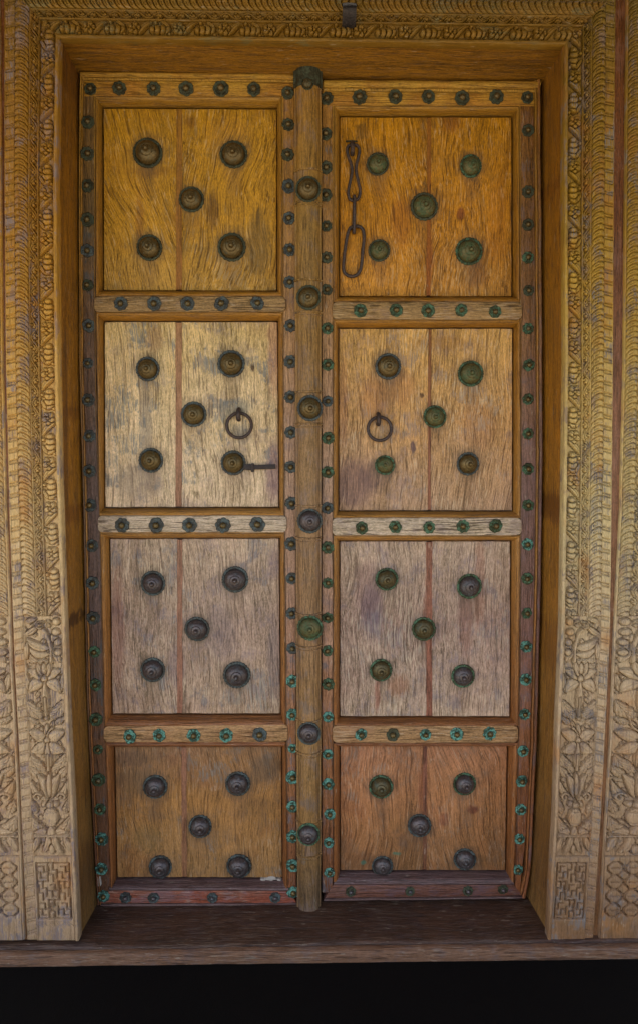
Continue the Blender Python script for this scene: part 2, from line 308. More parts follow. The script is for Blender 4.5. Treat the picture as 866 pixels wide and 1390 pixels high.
M_carve = wood('carved_timber', [(0, (104, 80, 14)), (120, (138, 98, 20)), (300, (160, 112, 26)), (420, (178, 130, 44)), (560, (198, 156, 84)), (700, (198, 166, 112)), (860, (190, 162, 124)), (1100, (180, 150, 114)), (1275, (164, 134, 102))],  # topmost tones darkened: shade at the frame top painted into the colour
               crack=.35, contrast=.42, warp=.01, grey=.8, greycol=(138, 112, 98), paint=.6, paintcol=(118, 112, 116), red=.55, redcol=(178, 118, 54), rough=(.5, .75), bump=.35, dirt=.35, fine=.9)
M_carve_r = wood('carved_timber_right', [(0, (98, 80, 14)), (120, (126, 94, 18)), (300, (150, 114, 28)), (420, (172, 136, 52)), (560, (190, 160, 94)), (700, (190, 168, 118)), (860, (180, 156, 122)), (1100, (158, 128, 96)), (1275, (130, 94, 62))],  # same painted shade in the topmost tones of the right side
                 crack=.35, contrast=.42, warp=.01, grey=.8, greycol=(128, 106, 90), paint=.6, paintcol=(112, 112, 112), red=.6, redcol=(166, 108, 50), rough=(.5, .75), bump=.35, dirt=.35, fine=.9)
M_carve_h = wood('carved_lintel_timber', [(0, (112, 88, 22)), (60, (128, 92, 20))], axis='X', crack=.3, contrast=.45, warp=.01, grey=.4, greycol=(128, 108, 60), paint=.5, paintcol=(84, 92, 66), rough=(.45, .7), bump=.35, dirt=.35)  # lintel tone lowered too, shade put into the colour
M_back = wood('red_backing_timber', [(0, (110, 62, 16)), (300, (118, 68, 28)), (600, (140, 98, 72)), (900, (134, 94, 60)), (1275, (126, 86, 50))], crack=.3, contrast=.7, warp=.01, grey=.3, greycol=(136, 104, 92))
M_sill = wood('sill_timber', [(1230, (70, 48, 36)), (1300, (78, 54, 40))], axis='X', crack=.3, contrast=.55, warp=.03, grey=.4, greycol=(70, 58, 60), rough=(.35, .6), dirt=.5, flake=.12)
M_beam = wood('beam_timber', [(1230, (112, 80, 58)), (1300, (112, 80, 58))], axis='X', crack=.4, contrast=.55, warp=.03, grey=.5, greycol=(92, 80, 80), rough=(.4, .65), dirt=.6, flake=.2)
# ---- metals
B_dark = metal('bronze_dark', (78, 68, 42), (62, 78, 64), .3, rough=.38, metallic=.5)
B_brown = metal('bronze_brown', (90, 74, 42), (66, 76, 62), .25, rough=.34, metallic=.55)
B_grey = metal('bronze_grey', (78, 69, 67), (78, 88, 90), .28, rough=.34, metallic=.55)
B_green = metal('bronze_green', (84, 78, 46), (70, 92, 56), .5, metallic=.45)
V_dark = metal('patina_dark', (60, 58, 42), (74, 82, 60), .5, rough=.55)
V_blue = metal('patina_blue', (62, 62, 58), (92, 104, 102), .48, rough=.6)
V_green = metal('patina_green', (58, 64, 44), (88, 124, 94), .5, rough=.65)
V_turq = metal('patina_turquoise', (56, 74, 62), (110, 166, 148), .58, rough=.7)
IRON = metal('rusty_iron', (66, 56, 52), (92, 66, 50), .35, rough=.55, metallic=.6)
IRON_B = metal('black_iron', (48, 42, 40), (70, 56, 46), .3, rough=.5, metallic=.6)

# ================================================================== SETTING
def simple(name, col, rough=.8, sc=8, var=.35, bump=.3):
    t = NT(name); pos = t.n('ShaderNodeNewGeometry').outputs['Position']
    a = t.noise(pos, sc, 6, .6); b = t.noise(pos, sc*14, 3, .6)
    k = t.math('ADD', t.math('MULTIPLY', a, var*1.4), t.math('MULTIPLY', b, var*.6)); k = t.math('ADD', k, 1-var)
    kc = t.n('ShaderNodeCombineXYZ', i_0=k, i_1=k, i_2=k).outputs[0]
    t.t.links.new(t.mix(1., lin(*col), kc, 'MULTIPLY'), t.b.inputs['Base Color']); t.b.inputs['Roughness'].default_value = rough
    bp = t.n('ShaderNodeBump', i_Height=t.math('ADD', a, t.math('MULTIPLY', b, .4)), i_Strength=bump, i_Distance=.01); t.t.links.new(bp.outputs[0], t.b.inputs['Normal'])
    return t.m
M_plaster = simple('lime_plaster', (176, 166, 148)); M_slab = simple('black_step_stone', (10, 9, 9), rough=.75, sc=14)
M_slab.node_tree.nodes['Principled BSDF'].inputs['Specular IOR Level'].default_value = .12
M_ground = simple('sandy_yard', (150, 140, 122), sc=2); M_shade_roof = simple('shade_roof_boards', (58, 44, 32), sc=5)
def box(name, a, b, mat, parent=None, **k):
    v = [(x, y, z) for x in (a[0], b[0]) for y in (a[1], b[1]) for z in (a[2], b[2])]
    f = [[0, 1, 3, 2], [4, 6, 7, 5], [0, 4, 5, 1], [2, 3, 7, 6], [0, 2, 6, 4], [1, 5, 7, 3]]
    return mesh(name, v, f, mat, parent, **k)
g = 300
mesh('ground', [(-g, -g, -.2), (g, -g, -.2), (g, g, -.2), (-g, g, -.2)], [[0, 1, 2, 3]], M_ground, kind='structure')
WY0, WY1 = -.10, .30      # wall faces
OX, OZ = .70, 2.46
box('wall', (-4, WY0, -.2), (-OX, WY1, 3.4), M_plaster, kind='structure')
box('wall', (OX, WY0, -.2), (4, WY1, 3.4), M_plaster, kind='structure')
box('wall', (-OX, WY0, OZ), (OX, WY1, 3.4), M_plaster, kind='structure')
box('dark_backing_block', (-OX-.1, WY1+.002, -.2), (OX+.1, WY1+.3, 3.0), M_slab, kind='structure')  # black block added behind the leaves to stop light and keep gaps dark
box('shade_roof', (-4, -2.2, 2.52), (4, -.18, 2.62), M_shade_roof, kind='structure')  # unseen roof, added low and dark to shade the top of the door
stp = box('step', (-1.6, -.95, -.199), (1.6, -.12, -.053), M_slab, kind='structure')
for x0, x1 in ((-1.6, -.92), (-.914, .914), (.92, 1.6)):
    for y0, y1 in ((-.95, -.165),): box('stone_slab', (x0, y0, -.0525), (x1, y1, -.0405), M_slab, stp, bevel=.003)

# ================================================================== CARVED FRAME
DF = -.15
L_in = [(-30, 85), (53, 82), (250, 78.5), (500, 80.5), (650, 83.5), (820, 89), (980, 95), (1100, 101), (1200, 105), (1275, 108.5)]
L_out = [(-60, 7), (250, 7), (500, 9), (700, 14), (820, 18), (900, 21), (1000, 26), (1130, 31), (1275, 38)]
L_o2 = [(-60, 0), (250, 3), (500, 5), (700, 10), (820, 15), (900, 17), (1000, 23), (1275, 35)]
R_in = [(-30, 766), (60, 765), (250, 764), (490, 765.3), (680, 763), (850, 760.5), (980, 755), (1100, 751.5), (1200, 746), (1275, 742)]
R_out = [(-60, 835), (300, 832), (500, 831), (700, 829), (860, 827), (1000, 820), (1100, 815), (1275, 804)]
R_o2 = [(-60, 850), (300, 847), (500, 845), (700, 840), (860, 832), (1000, 827), (1100, 821), (1275, 811)]

# ---- relief stamps: U across, V along, both in units of about 1.9 mm; heights in mm
def ell(H, U, V, cx, cy, a, b, ang=0., h=5., vein=.0, e=1.0, g=0., flat=.5):
    c, s = math.cos(math.radians(ang)), math.sin(math.radians(ang))
    x = (U-cx)*c+(V-cy)*s; y = -(U-cx)*s+(V-cy)*c
    r = np.sqrt((x/a)**2+(y/b)**2); e_ = e/min(a, b)
    d = g+h*np.clip(1-r*r, 0, 1)**flat
    if vein: d = d-1.8*vein*np.exp(-(y/.45)**2)*(np.abs(x) < a*.8)
    H[:] = np.where(r < 1, d, np.where(r < 1+e_, np.minimum(H, g-10.), H))
def leaf(H, U, V, x0, y0, x1, y1, w, h=5., vein=1.8, bend=0., g=0., ser=0.):
    vein = vein*1.9
    """pointed leaf from base to tip, curved by bend"""
    L = math.hypot(x1-x0, y1-y0); ux, uy = (x1-x0)/L, (y1-y0)/L
    t = ((U-x0)*ux+(V-y0)*uy)/L; n = -(U-x0)*uy+(V-y0)*ux
    tc = np.clip(t, 0, 1); n = n-bend*np.sin(np.pi*tc)
    ww = w*np.sin(np.pi*tc**.8)**.75*(1+ser*np.abs(np.sin(tc*12)))+.01
    r = np.abs(n)/ww; ins = (t > 0) & (t < 1)
    d = g+h*np.sqrt(np.clip(1-r*r, 0, 1))*(.65+.35*np.sin(np.pi*tc))
    d = d-vein*np.exp(-(n/.4)**2)
    if ser: d = d-4.*np.exp(-(np.sin(tc*14+np.abs(n)*.9)/.3)**2)
    near = ins & (np.abs(n) < ww+1.0)
    H[:] = np.where(ins & (r < 1), d, np.where(near & (r >= 1), np.minimum(H, g-10.), H))
def tube(H, U, V, pts, w, h=4., g=0.):
    D = np.full(U.shape, 1e9)
    for (x0, y0), (x1, y1) in zip(pts[:-1], pts[1:]):
        dx, dy = x1-x0, y1-y0; t = np.clip(((U-x0)*dx+(V-y0)*dy)/(dx*dx+dy*dy+1e-9), 0, 1)
        D = np.minimum(D, np.hypot(U-x0-t*dx, V-y0-t*dy))
    H[:] = np.where(D < w, g+h*np.sqrt(np.clip(1-(D/w)**2, 0, 1)), np.where(D < w+.9, np.minimum(H, g-10.), H))
def spiral(cx, cy, r0, r1, a0, turns, n=26):
    return [(cx+(r0+(r1-r0)*i/n)*math.cos(math.radians(a0)+turns*2*math.pi*i/n), cy+(r0+(r1-r0)*i/n)*math.sin(math.radians(a0)+turns*2*math.pi*i/n)) for i in range(n+1)]
def groove(H, U, V, x0, y0, x1, y1, w=.8, dep=3.5):
    dep *= 1.9
    dx, dy = x1-x0, y1-y0; t = np.clip(((U-x0)*dx+(V-y0)*dy)/(dx*dx+dy*dy+1e-9), 0, 1)
    D = np.hypot(U-x0-t*dx, V-y0-t*dy); H -= dep*np.exp(-(D/w)**4)

def rope_h(c, v, pitch=8.6, amp=7.):
    rd = np.sqrt(np.clip(1-(c*.97)**2, 0, 1))
    j = .12*np.sin(v*.031)+.1*np.sin(v*.083+1)
    ph = v/pitch*(1)+.85*np.sqrt(np.clip(1-c*c, 0, 1))+.42*c+j
    f = ph-np.floor(ph)
    k = np.floor(ph)
    d = amp*rd*(.5+.5*f**.6)
    d = d-6.5*np.exp(-((f)/.13)**2)-6.5*np.exp(-((1-f)/.06)**2)
    tongue = (c < .15) & (c > -.5)
    d = d-3.4*np.exp(-((f-.55)/.10)**2)*tongue
    return d+.5*np.sin(k*2.3)
def dent_h(c, v, pitch=15.2):
    p = v/pitch-.1*c; f = p-np.floor(p)
    d = 2.6-5*np.exp(-((f-.12)/.06)**2)-5*np.exp(-((f-.36)/.06)**2)-1.4*np.exp(-((f-.24)/.09)**2)
    return np.where(np.abs(c) > .85, 2.4, d)
def vine_h(u, v, w, per=30.):
    H = np.zeros_like(u)-4.; vt = np.mod(v, per)
    for k in (-1, 0, 1):
        o = k*per
        pts = [(w/2+(w*.28)*math.sin(2*math.pi*i/24), i*per/24+o) for i in range(25)]
        leaf(H, u, vt, w*.3, o+3, w*.75, o+12, w*.26, h=3.4, vein=1.4)
        leaf(H, u, vt, w*.7, o+18, w*.25, o+27, w*.26, h=3.4, vein=1.4)
        tube(H, u, vt, pts, .9, h=3.)
        ell(H, u, vt, w*.24, o+6, 1.6, 1.6, h=3.); ell(H, u, vt, w*.76, o+21, 1.6, 1.6, h=3.)
    return H
def flower_h(u, v, w, per=61.):
    H = np.zeros_like(u)-4.5; vt = np.mod(v, per); idx = np.floor(v/per)
    for k in (-1, 0, 1):
        o = k*per; m = w/2
        leaf(H, u, vt, m-w*.42, o+5, m+w*.42, o+24, 3.6, h=5.5, vein=2., bend=-2.5)
        ell(H, u, vt, m-1, o+44, 6.6, 4.6, 20, h=5., vein=0)
        ell(H, u, vt, m-1.6, o+38, 6.4, 5.2, 10, h=5.6)
        ell(H, u, vt, m-1.8, o+31, 6.0, 4.8, 0, h=6.2)
        ell(H, u, vt, m-2.0, o+24.5, 4.4, 3.6, 0, h=5.8)
        leaf(H, u, vt, m+w*.1, o+48, m+w*.46, o+36, 2.4, h=4.6, vein=1.4)
        ell(H, u, vt, m+w*.36, o+29, 2.2, 2.2, h=3.6); ell(H, u, vt, m-w*.38, o+48, 2., 2., h=3.4)
        for q in range(5):
            a = math.radians(90+72*q); ell(H, u, vt, m+4.6*math.cos(a), o+4.8*math.sin(a)+(per if k < 0 else 0)*0, 4.4, 3.7, math.degrees(a), h=5.8, vein=1.5, e=.8)
        ell(H, u, vt, m, o, 2.1, 2.1, h=7., e=.7)
    return H
def floral_h(U, V, mir=1, kind=0):
    """U: -27..27 about the middle of the board, V: 0 (top) .. 330"""
    H = np.zeros_like(U)-3.5+.6*np.sin(U*2.1+np.sin(V*1.3)*2)*np.sin(V*1.9); U = U*mir
    fr = random.Random(3+kind)
    for q in range(120):
        fx, fy, fa = fr.uniform(-25, 25), fr.uniform(4, 322), fr.uniform(0, 6.28); fl_ = fr.uniform(6, 11)
        leaf(H, U, V, fx, fy, fx+fl_*math.cos(fa), fy+fl_*math.sin(fa), fr.uniform(2, 3.4), h=fr.uniform(3, 5), vein=2.5, bend=fr.uniform(-2, 2), g=-2.)
    L = lambda *a, **k: leaf(H, U, V, *a, **k)
    def both(x0, y0, x1, y1, w, **k):
        b = k.pop('bend', 0.)
        leaf(H, U, V, x0, y0, x1, y1, w, bend=b, **k); leaf(H, U, V, -x0, y0, -x1, y1, w, bend=-b, **k)
    # scroll and big acanthus at the head
    tube(H, U, V, [(-4, 14), (4, 22), (9, 34), (11, 48), (10, 64), (5, 74)], 2.2, h=6)
    L(8, 66, -20, 52, 9, h=7, bend=-8, ser=.18); L(6, 72, -22, 66, 6, h=6, bend=-3, ser=.12)
    L(9, 44, -24, 30, 6, h=6.5, bend=-5); L(9, 52, -22, 42, 5, h=6.5, bend=-6, vein=1)
    L(-24, 60, -22, 34, 3.4, h=5); L(14, 20, 24, 44, 4.5, h=5.5, bend=3); L(14, 46, 23, 64, 5, h=5.5)
    ell(H, U, V, 18, 22, 5.5, 4.6, 10, h=5.5); ell(H, U, V, 20, 36, 5.2, 4.4, -10, h=5.5); ell(H, U, V, 20, 50, 5, 4.4, 0, h=5.5); ell(H, U, V, 19, 8, 5, 5, 0, h=5.5)
    L(-26, 26, -6, 12, 4, h=5, bend=2); L(-24, 8, -8, 4, 3.5, h=4.5)
    tube(H, U, V, spiral(-4, 12, 4.8, 1.0, 60, 1.2), 1.3, h=6.5); ell(H, U, V, -4, 12, 2.3, 2.3, h=8)
    # first flower
    both(-26, 66, -20, 108, 3, h=4.5, bend=2); both(22, 104, 26, 78, 3, h=4)
    both(3, 88, 24, 74, 6.5, h=6.5, bend=-3, vein=1.2); both(3, 90, 22, 104, 8, h=7, bend=-3, vein=1.4); both(1, 84, 9, 62, 4.5, h=6, bend=1)
    ell(H, U, V, 0, 72, 3.6, 8, 0, h=6.5, vein=1.2); ell(H, U, V, 0, 86, 4.4, 4.8, 0, h=7.5)
    leaf(H, U, V, 0, 138, 0, 88, 4.6, h=7, vein=0); tube(H, U, V, [(0, 112), (0, 138)], 1.8, h=6); ell(H, U, V, 0, 140, 2.8, 2.2, h=6)
    both(6, 140, 25, 116, 7, h=6, ser=.25, bend=3); both(12, 148, 26, 140, 4, h=5, ser=.15)
    # second flower
    for a in (-60, -30, 0, 30, 60):
        leaf(H, U, V, 0, 172, 17*math.sin(math.radians(a)), 172-24*math.cos(math.radians(a)), 4.4, h=6, vein=1.2)
    both(2, 172, 25, 158, 8, h=7, bend=-2, vein=1.1); both(2, 174, 23, 186, 8, h=7, bend=3, vein=1.1)
    ell(H, U, V, 0, 170, 4.2, 4.2, h=8.); leaf(H, U, V, 0, 214, 0, 172, 5, h=7, vein=0); tube(H, U, V, [(0, 190), (0, 212)], 2, h=6)
    both(5, 214, 24, 190, 7, h=6, ser=.25, bend=4); both(14, 222, 26, 206, 5, h=5.4, ser=.2)
    # lily
    both(3, 252, 25, 226, 5, h=6, bend=6); both(2, 250, 16, 216, 6.5, h=7.5, bend=-4, vein=1.2)
    ell(H, U, V, 0, 232, 4, 16, h=7.5, vein=0); tube(H, U, V, spiral(17, 248, 6, 1.5, 200, 1.1), 1.6, h=6); tube(H, U, V, spiral(-17, 248, 6, 1.5, -20, -1.1), 1.6, h=6)
    ell(H, U, V, -7, 258, 5, 4.2, h=7); ell(H, U, V, 7, 258, 5, 4.2, h=7); ell(H, U, V, 0, 259, 5.6, 4.6, h=7.5)
    both(20, 272, 26, 252, 4, h=5, ser=.2)
    # vase
    ell(H, U, V, 0, 276, 10, 13, h=7.5, vein=0, flat=.35); groove(H, U, V, -10, 268, 10, 268, .7, 2.4); groove(H, U, V, -10, 284, 10, 284, .7, 2.4)
    both(8, 296, 26, 276, 6.5, h=6.5, bend=5, ser=.15); both(3, 302, 24, 296, 5, h=6, bend=-4)
    leaf(H, U, V, 0, 288, 0, 312, 6, h=7, vein=1.6); both(4, 300, 15, 326, 5, h=6, bend=4, vein=1.4); both(18, 302, 26, 324, 4, h=5.5, vein=1.3)
    ell(H, U, V, 0, 320, 4.2, 7, h=6)
    tube(H, U, V, [(-24, 301), (24, 301)], 1.1, h=7)
    return H
def fret_h(U, V, kind=0):
    """U -27..27, V 0..80: recessed key lattice, or linked hexagons"""
    H = np.zeros_like(U)+3.
    if kind == 0:
        nx, ny = 3, 3; cw, ch = 15., 25.
        for i in range(nx):
            for j in range(ny):
                x, y = -22.5+i*cw, 2+j*ch
                G = lambda a, b, c, d: groove(H, U, V, x+a*cw, y+b*ch, x+c*cw, y+d*ch, 1.05, 4.6)
                if (i+j) % 2: 
                    G(0, 0, 1, 0); G(.5, 0, .5, .35); G(.5, .35, .15, .35); G(.5, .62, .85, .62); G(.5, .62, .5, 1); G(.85, .2, .85, .62); G(.15, .35, .15, .8)
                else:
                    G(0, 0, 0, 1); G(0, .5, .35, .5); G(.35, .5, .35, .18); G(.65, .5, 1, .5); G(.65, .5, .65, .82); G(.35, .18, .75, .18); G(.25, .82, .65, .82)
        for x in (-22.5, 22.5): groove(H, U, V, x, 2, x, 77, 1, 4.4)
        for y in (2, 77): groove(H, U, V, -22.5, y, 22.5, y, 1, 4.4)
    else:
        for i in range(3):
            for j in range(4):
                x, y = -17+i*17, 10+j*19
                hx = [(x-3, y-8.5), (x+3, y-8.5), (x+7.5, y-3), (x+7.5, y+3), (x+3, y+8.5), (x-3, y+8.5), (x-7.5, y+3), (x-7.5, y-3)]
                for a, b in zip(hx, hx[1:]+hx[:1]): groove(H, U, V, *a, *b, .95, 4.4)
                groove(H, U, V, x-3.5, y, x+3.5, y, .9, 3.6)
    return H

STEP = 0.0013
def relief(name, front, mat, parent, th=.022, label=None):
    """front: array (n, m, 3) of surface points; closes the sides back by th"""
    n, m, _ = front.shape
    A = np.zeros((n+2, m+2, 3)); A[1:-1, 1:-1] = front
    A[0, 1:-1] = front[0]; A[-1, 1:-1] = front[-1]; A[1:-1, 0] = front[:, 0]; A[1:-1, -1] = front[:, -1]
    A[0, 0] = front[0, 0]; A[0, -1] = front[0, -1]; A[-1, 0] = front[-1, 0]; A[-1, -1] = front[-1, -1]
    yb = DF+th
    for sl_ in ((0, slice(None)), (-1, slice(None)), (slice(None), 0), (slice(None), -1)): A[sl_][..., 1] = yb
    n, m = n+2, m+2
    c = (A.reshape(-1, 3).max(0)+A.reshape(-1, 3).min(0))/2
    v = (A.reshape(-1, 3)-c).astype(np.float32)
    i = np.arange(n*m).reshape(n, m)
    q = np.stack([i[:-1, :-1], i[:-1, 1:], i[1:, 1:], i[1:, :-1]], -1).reshape(-1, 4)
    # orientation: outward = towards -Y
    e1 = A[1, 2]-A[1, 1]; e2 = A[2, 1]-A[1, 1]
    if np.cross(e1, e2)[1] > 0: q = q[:, ::-1]
    me = bpy.data.meshes.new(name)
    me.vertices.add(len(v)); me.vertices.foreach_set('co', v.ravel())
    me.loops.add(q.size); me.loops.foreach_set('vertex_index', q.ravel().astype(np.int32))
    me.polygons.add(len(q)); me.polygons.foreach_set('loop_start', np.arange(0, q.size, 4, dtype=np.int32))
    me.polygons.foreach_set('use_smooth', np.ones(len(q), bool))
    me.update(calc_edges=True)
    return finish(name, me, c, mat, parent, label=label)

def lerp(a, b, t): return a+(b-a)*t
def grid_jamb(pin, pout, a0, a1, y0f, y1f, nom):
    """grid over across-fraction a0..a1 and photo height from y0f(a) down to y1f(a); returns px, py, across (units), along (units)"""
    wmm = abs(a1-a0)*nom*1.88
    na = max(3, int(wmm/1000/STEP)); H = 0
    nt = int((y1f(0)-y0f(0))*.00188/STEP)
    a = np.linspace(a0, a1, na)[:, None]*np.ones((1, nt)); t = np.linspace(0, 1, nt)[None, :]*np.ones((na, 1))
    y = y0f(a)*(1-t)+y1f(a)*t
    x = lerp(np.interp(y, *zip(*pin)), np.interp(y, *zip(*pout)), a)
    return x, y, a
BANDS = [('fillet', 0, .07), ('flower_vine_band', .07, .36), ('narrow_vine_band', .36, .55), ('rope_band', .55, .81), ('dentil_band', .81, 1.)]
FLO0, FLO1, FRE1 = 836, 1162, 1248

frame = thing('carved_door_frame', 'wide carved timber door frame with rope and flower vine bands, golden at the top and bleached pale below', 'door frame', (0, DF, 0))
wobble = lambda x, y: .35*np.sin(y*.11+x*.3)+.3*np.sin(y*.31+x*.17)
def jamb(pin, pout, mat, side, label):
    nom = 72.
    top = lambda a: 53+(9 if side > 0 else 0)-(75-2*(side > 0))*a
    core_r = []
    for y in np.linspace(-30, 1275, 14):
        xi, xo = ln(pin, y), ln(pout, y)
        core_r.append([P(xi, y, DF+.022)+Vector((side*.004, 0, 0)), P(xo, y, DF+.022)-Vector((side*.004, 0, 0)), P(xo, y, DF+.022)+Vector((-side*.004, .06, 0)), P(xi, y, DF+.022)+Vector((side*.004, .06, 0))])
    core = loft('carved_jamb', core_r, mat, frame, label=label)
    for nm, a0, a1 in BANDS:
        lower = nm in ('flower_vine_band', 'narrow_vine_band', 'rope_band')
        yb = 1275. if not lower else float(FLO0)
        gap = .006
        x, y, a = grid_jamb(pin, pout, a0+(gap if a0 else 0), a1-(gap if a1 < 1 else 0), top, lambda q: yb+0*q, nom)
        c = (a-a0)/(a1-a0)*2-1; u = (a-a0)*nom; wd = (a1-a0)*nom
        w_ = wobble(x, y)
        if nm == 'fillet': h = 4.+1.5*np.sqrt(np.clip(1-c*c, 0, 1))+w_
        elif nm == 'dentil_band': h = dent_h(c, y)-1.5+w_*.6
        elif nm == 'rope_band': h = rope_h(c*1. if side < 0 else c, y, 8.6 if side < 0 else 8.2)+w_*.5+.5
        elif nm == 'narrow_vine_band': h = np.where(np.abs(c) > .82, 3.2, vine_h(u, y, wd))+w_*.5
        else:
            h = flower_h(u, y+(17 if side > 0 else -19), wd)+w_*.5+1.0
        pts = pw(x, y, DF); pts[..., 1] -= h*1.3/1000
        relief(nm, pts, mat, core)
    # carved lower panels
    a0, a1 = .075, .805
    for nm, ya, yb in (('floral_panel', FLO0, FLO1), ('fret_panel', FLO1, 1275)):
        x, y, a = grid_jamb(pin, pout, a0, a1, lambda q: ya+.8+0*q, lambda q: yb+0*q, nom)
        U = (a-(a0+a1)/2)*nom; V = y-ya
        if nm == 'floral_panel':
            h = floral_h(U*(1.02), V*330/(FLO1-FLO0), mir=-1)+1.
            h = np.where(np.abs(U) > 25.4, 3., h)
        else:
            h = fret_h(U, V-7)
            h = np.where((V < 7) | (V > 86), 3.2, h)
            if side < 0: h = h-1.6*np.exp(-((np.mod(V-90+U, 6)-3)/.8)**2)*((V > 88) & (V < 95))
        h = h+wobble(x, y)*.7
        pts = pw(x, y, DF); pts[..., 1] -= h*1.3/1000
        relief(nm, pts, mat, core)
    return core
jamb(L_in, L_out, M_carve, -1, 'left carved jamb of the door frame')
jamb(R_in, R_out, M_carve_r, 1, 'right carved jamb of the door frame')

# header
def header():
    nom = 72.
    def line(a, t):      # inner line -> outer line
        xi, yi = lerp(82, 765, t), lerp(53, 62, t)
        xo, yo = lerp(7, 835, t), lerp(-22, -11, t)
        return lerp(xi, xo, a), lerp(yi, yo, a)
    v = [P(82, 53, DF+.022)+Vector((0, 0, .004)), P(765, 62, DF+.022)+Vector((0, 0, .004)), P(835, -11, DF+.022), P(7, -22, DF+.022)]
    n = 4; vv = v+[p+Vector((0, .06, 0)) for p in v]
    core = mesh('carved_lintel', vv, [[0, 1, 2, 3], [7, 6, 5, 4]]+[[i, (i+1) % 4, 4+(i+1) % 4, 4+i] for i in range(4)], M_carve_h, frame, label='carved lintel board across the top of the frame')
    for nm, a0, a1 in BANDS:
        g0, g1 = a0+(.006 if a0 else 0), a1-(.006 if a1 < 1 else 0)
        na = max(3, int((a1-a0)*nom*.00188/STEP)); nt = int(700*.00188/STEP)
        a = np.linspace(g0, g1, na)[:, None]*np.ones((1, nt)); t = np.linspace(0, 1, nt)[None]*np.ones((na, 1))
        x, y = line(a, t); c = (a-a0)/(a1-a0)*2-1; u = (a-a0)*nom; wd = (a1-a0)*nom; w_ = wobble(y, x)
        if nm == 'fillet': h = 4.+1.5*np.sqrt(np.clip(1-c*c, 0, 1))+w_
        elif nm == 'dentil_band': h = dent_h(c, x)-1.5+w_*.6
        elif nm == 'rope_band': h = rope_h(c, x)+.5+w_*.5
        elif nm == 'narrow_vine_band': h = np.where(np.abs(c) > .82, 3.2, vine_h(u, x, wd))+w_*.5
        else: h = flower_h(u, x, wd)+1.+w_*.5
        pts = pw(x, y, DF); pts[..., 1] -= h*1.3/1000
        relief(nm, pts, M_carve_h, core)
header()
# outer carved boards and the plain reddish strip between
def outer_board(pl, side, mat, label):
    W = 86.
    x_of = lambda a, y: np.interp(y, *zip(*pl))+side*a*W
    core_r = []
    for y in np.linspace(-40, 1275, 12):
        xi = float(ln(pl, y)); xo = xi+side*W
        core_r.append([P(xi, y, DF+.022)+Vector((side*.003, 0, 0)), P(xo, y, DF+.022)-Vector((side*.003, 0, 0)), P(xo, y, DF+.022)+Vector((-side*.003, .06, 0)), P(xi, y, DF+.022)+Vector((side*.003, .06, 0))])
    core = loft('carved_outer_board', core_r, mat, frame, label=label)
    seg = [('edge_strip', 0, .03, -40, 1275), ('rope_band', .03, .23, -40, FLO0), ('narrow_vine_band', .23, .40, -40, FLO0), ('flower_vine_band', .40, .68, -40, FLO0), ('rope_band', .68, .96, -40, FLO0),
           ('edge_strip', .96, 1., -40, 1275), ('floral_panel', .03, .96, FLO0, FLO1), ('fret_panel', .03, .96, FLO1, 1275)]
    for nm, a0, a1, ya, yb in seg:
        st = STEP*1.15
        na = max(3, int((a1-a0)*W*.00188/st)); nt = int((yb-ya)*.00188/st)
        a = np.linspace(a0+.003, a1-.003, na)[:, None]*np.ones((1, nt)); t = np.linspace(0, 1, nt)[None]*np.ones((na, 1))
        y = ya+(.8 if ya > 0 else 0)+(yb-ya-.8)*t; x = x_of(a, y); c = (a-a0)/(a1-a0)*2-1; u = (a-a0)*W; wd = (a1-a0)*W; w_ = wobble(x, y)
        if nm == 'edge_strip': h = 3.+w_
        elif nm == 'rope_band': h = rope_h(c, y, 7.9)+.5+w_*.5
        elif nm == 'narrow_vine_band': h = vine_h(u, y, wd)+w_*.5
        elif nm == 'flower_vine_band': h = flower_h(u, y, wd)+1+w_*.5
        elif nm == 'floral_panel': h = floral_h(c*27.*1.02+(0), (y-ya)*330/(yb-ya), mir=-1)+1+w_*.7
        else:
            V = y-ya; h = np.where((V < 5) | (V > 88), 3.2, fret_h(c*28, V-6, 1))+w_*.7
        pts = pw(x, y, DF); pts[..., 1] -= h*1.3/1000
        relief(nm, pts, mat, core)
    return core
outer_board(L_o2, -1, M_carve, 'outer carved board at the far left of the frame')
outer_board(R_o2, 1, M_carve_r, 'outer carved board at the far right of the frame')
for sgn, pl1, pl2 in ((-1, L_out, L_o2), (1, R_out, R_o2)):
    rr = []
    for y in np.linspace(-40, 1275, 12):
        xa, xb = float(ln(pl1, y))-sgn*3, float(ln(pl2, y))+sgn*3
        rr.append([P(xa, y, DF+.007), P(xb, y, DF+.007), P(xb, y, DF+.04), P(xa, y, DF+.04)])
    loft('backing_strip', rr, M_back, frame)

# linings of the opening
LB = [(96, 105), (500, 106), (700, 110), (900, 115.5), (1100, 124), (1232, 131)]
RB = [(107, 738), (300, 738.3), (600, 739.5), (800, 737.5), (1000, 732), (1100, 728), (1228, 718)]
def lining(pin, pb, side, y0, y1, yb0, yb1):
    rr = []
    for t in np.linspace(0, 1, 26):
        yf, yb = lerp(y0, y1, t), lerp(yb0, yb1, t)
        a = P(float(ln(pin, yf)), yf, DF+.0212); a.x += side*.0005; b = P(float(ln(pb, yb)), yb, 0.)
        d = (b-a)/(b.y-a.y); b2 = b+d*.10
        rr.append([a, b, b2, b2+Vector((side*.05, 0, 0)), a+Vector((side*.03, 0, 0))])
    return loft('jamb_lining', rr, M_lining, frame, bevel=0)
lining(L_in, LB, -1, 45, 1276, 88, 1232)
lining(R_in, RB, 1, 54, 1276, 99, 1229)
a, b, c_, d_ = P(84, 53.5, DF+.0212), P(764, 62.5, DF+.0212), P(742, 107.2, .0), P(101, 95.5, .0)
e_, f_ = d_+(d_-a)*.6, c_+(c_-b)*.6
up = Vector((0, 0, .05))
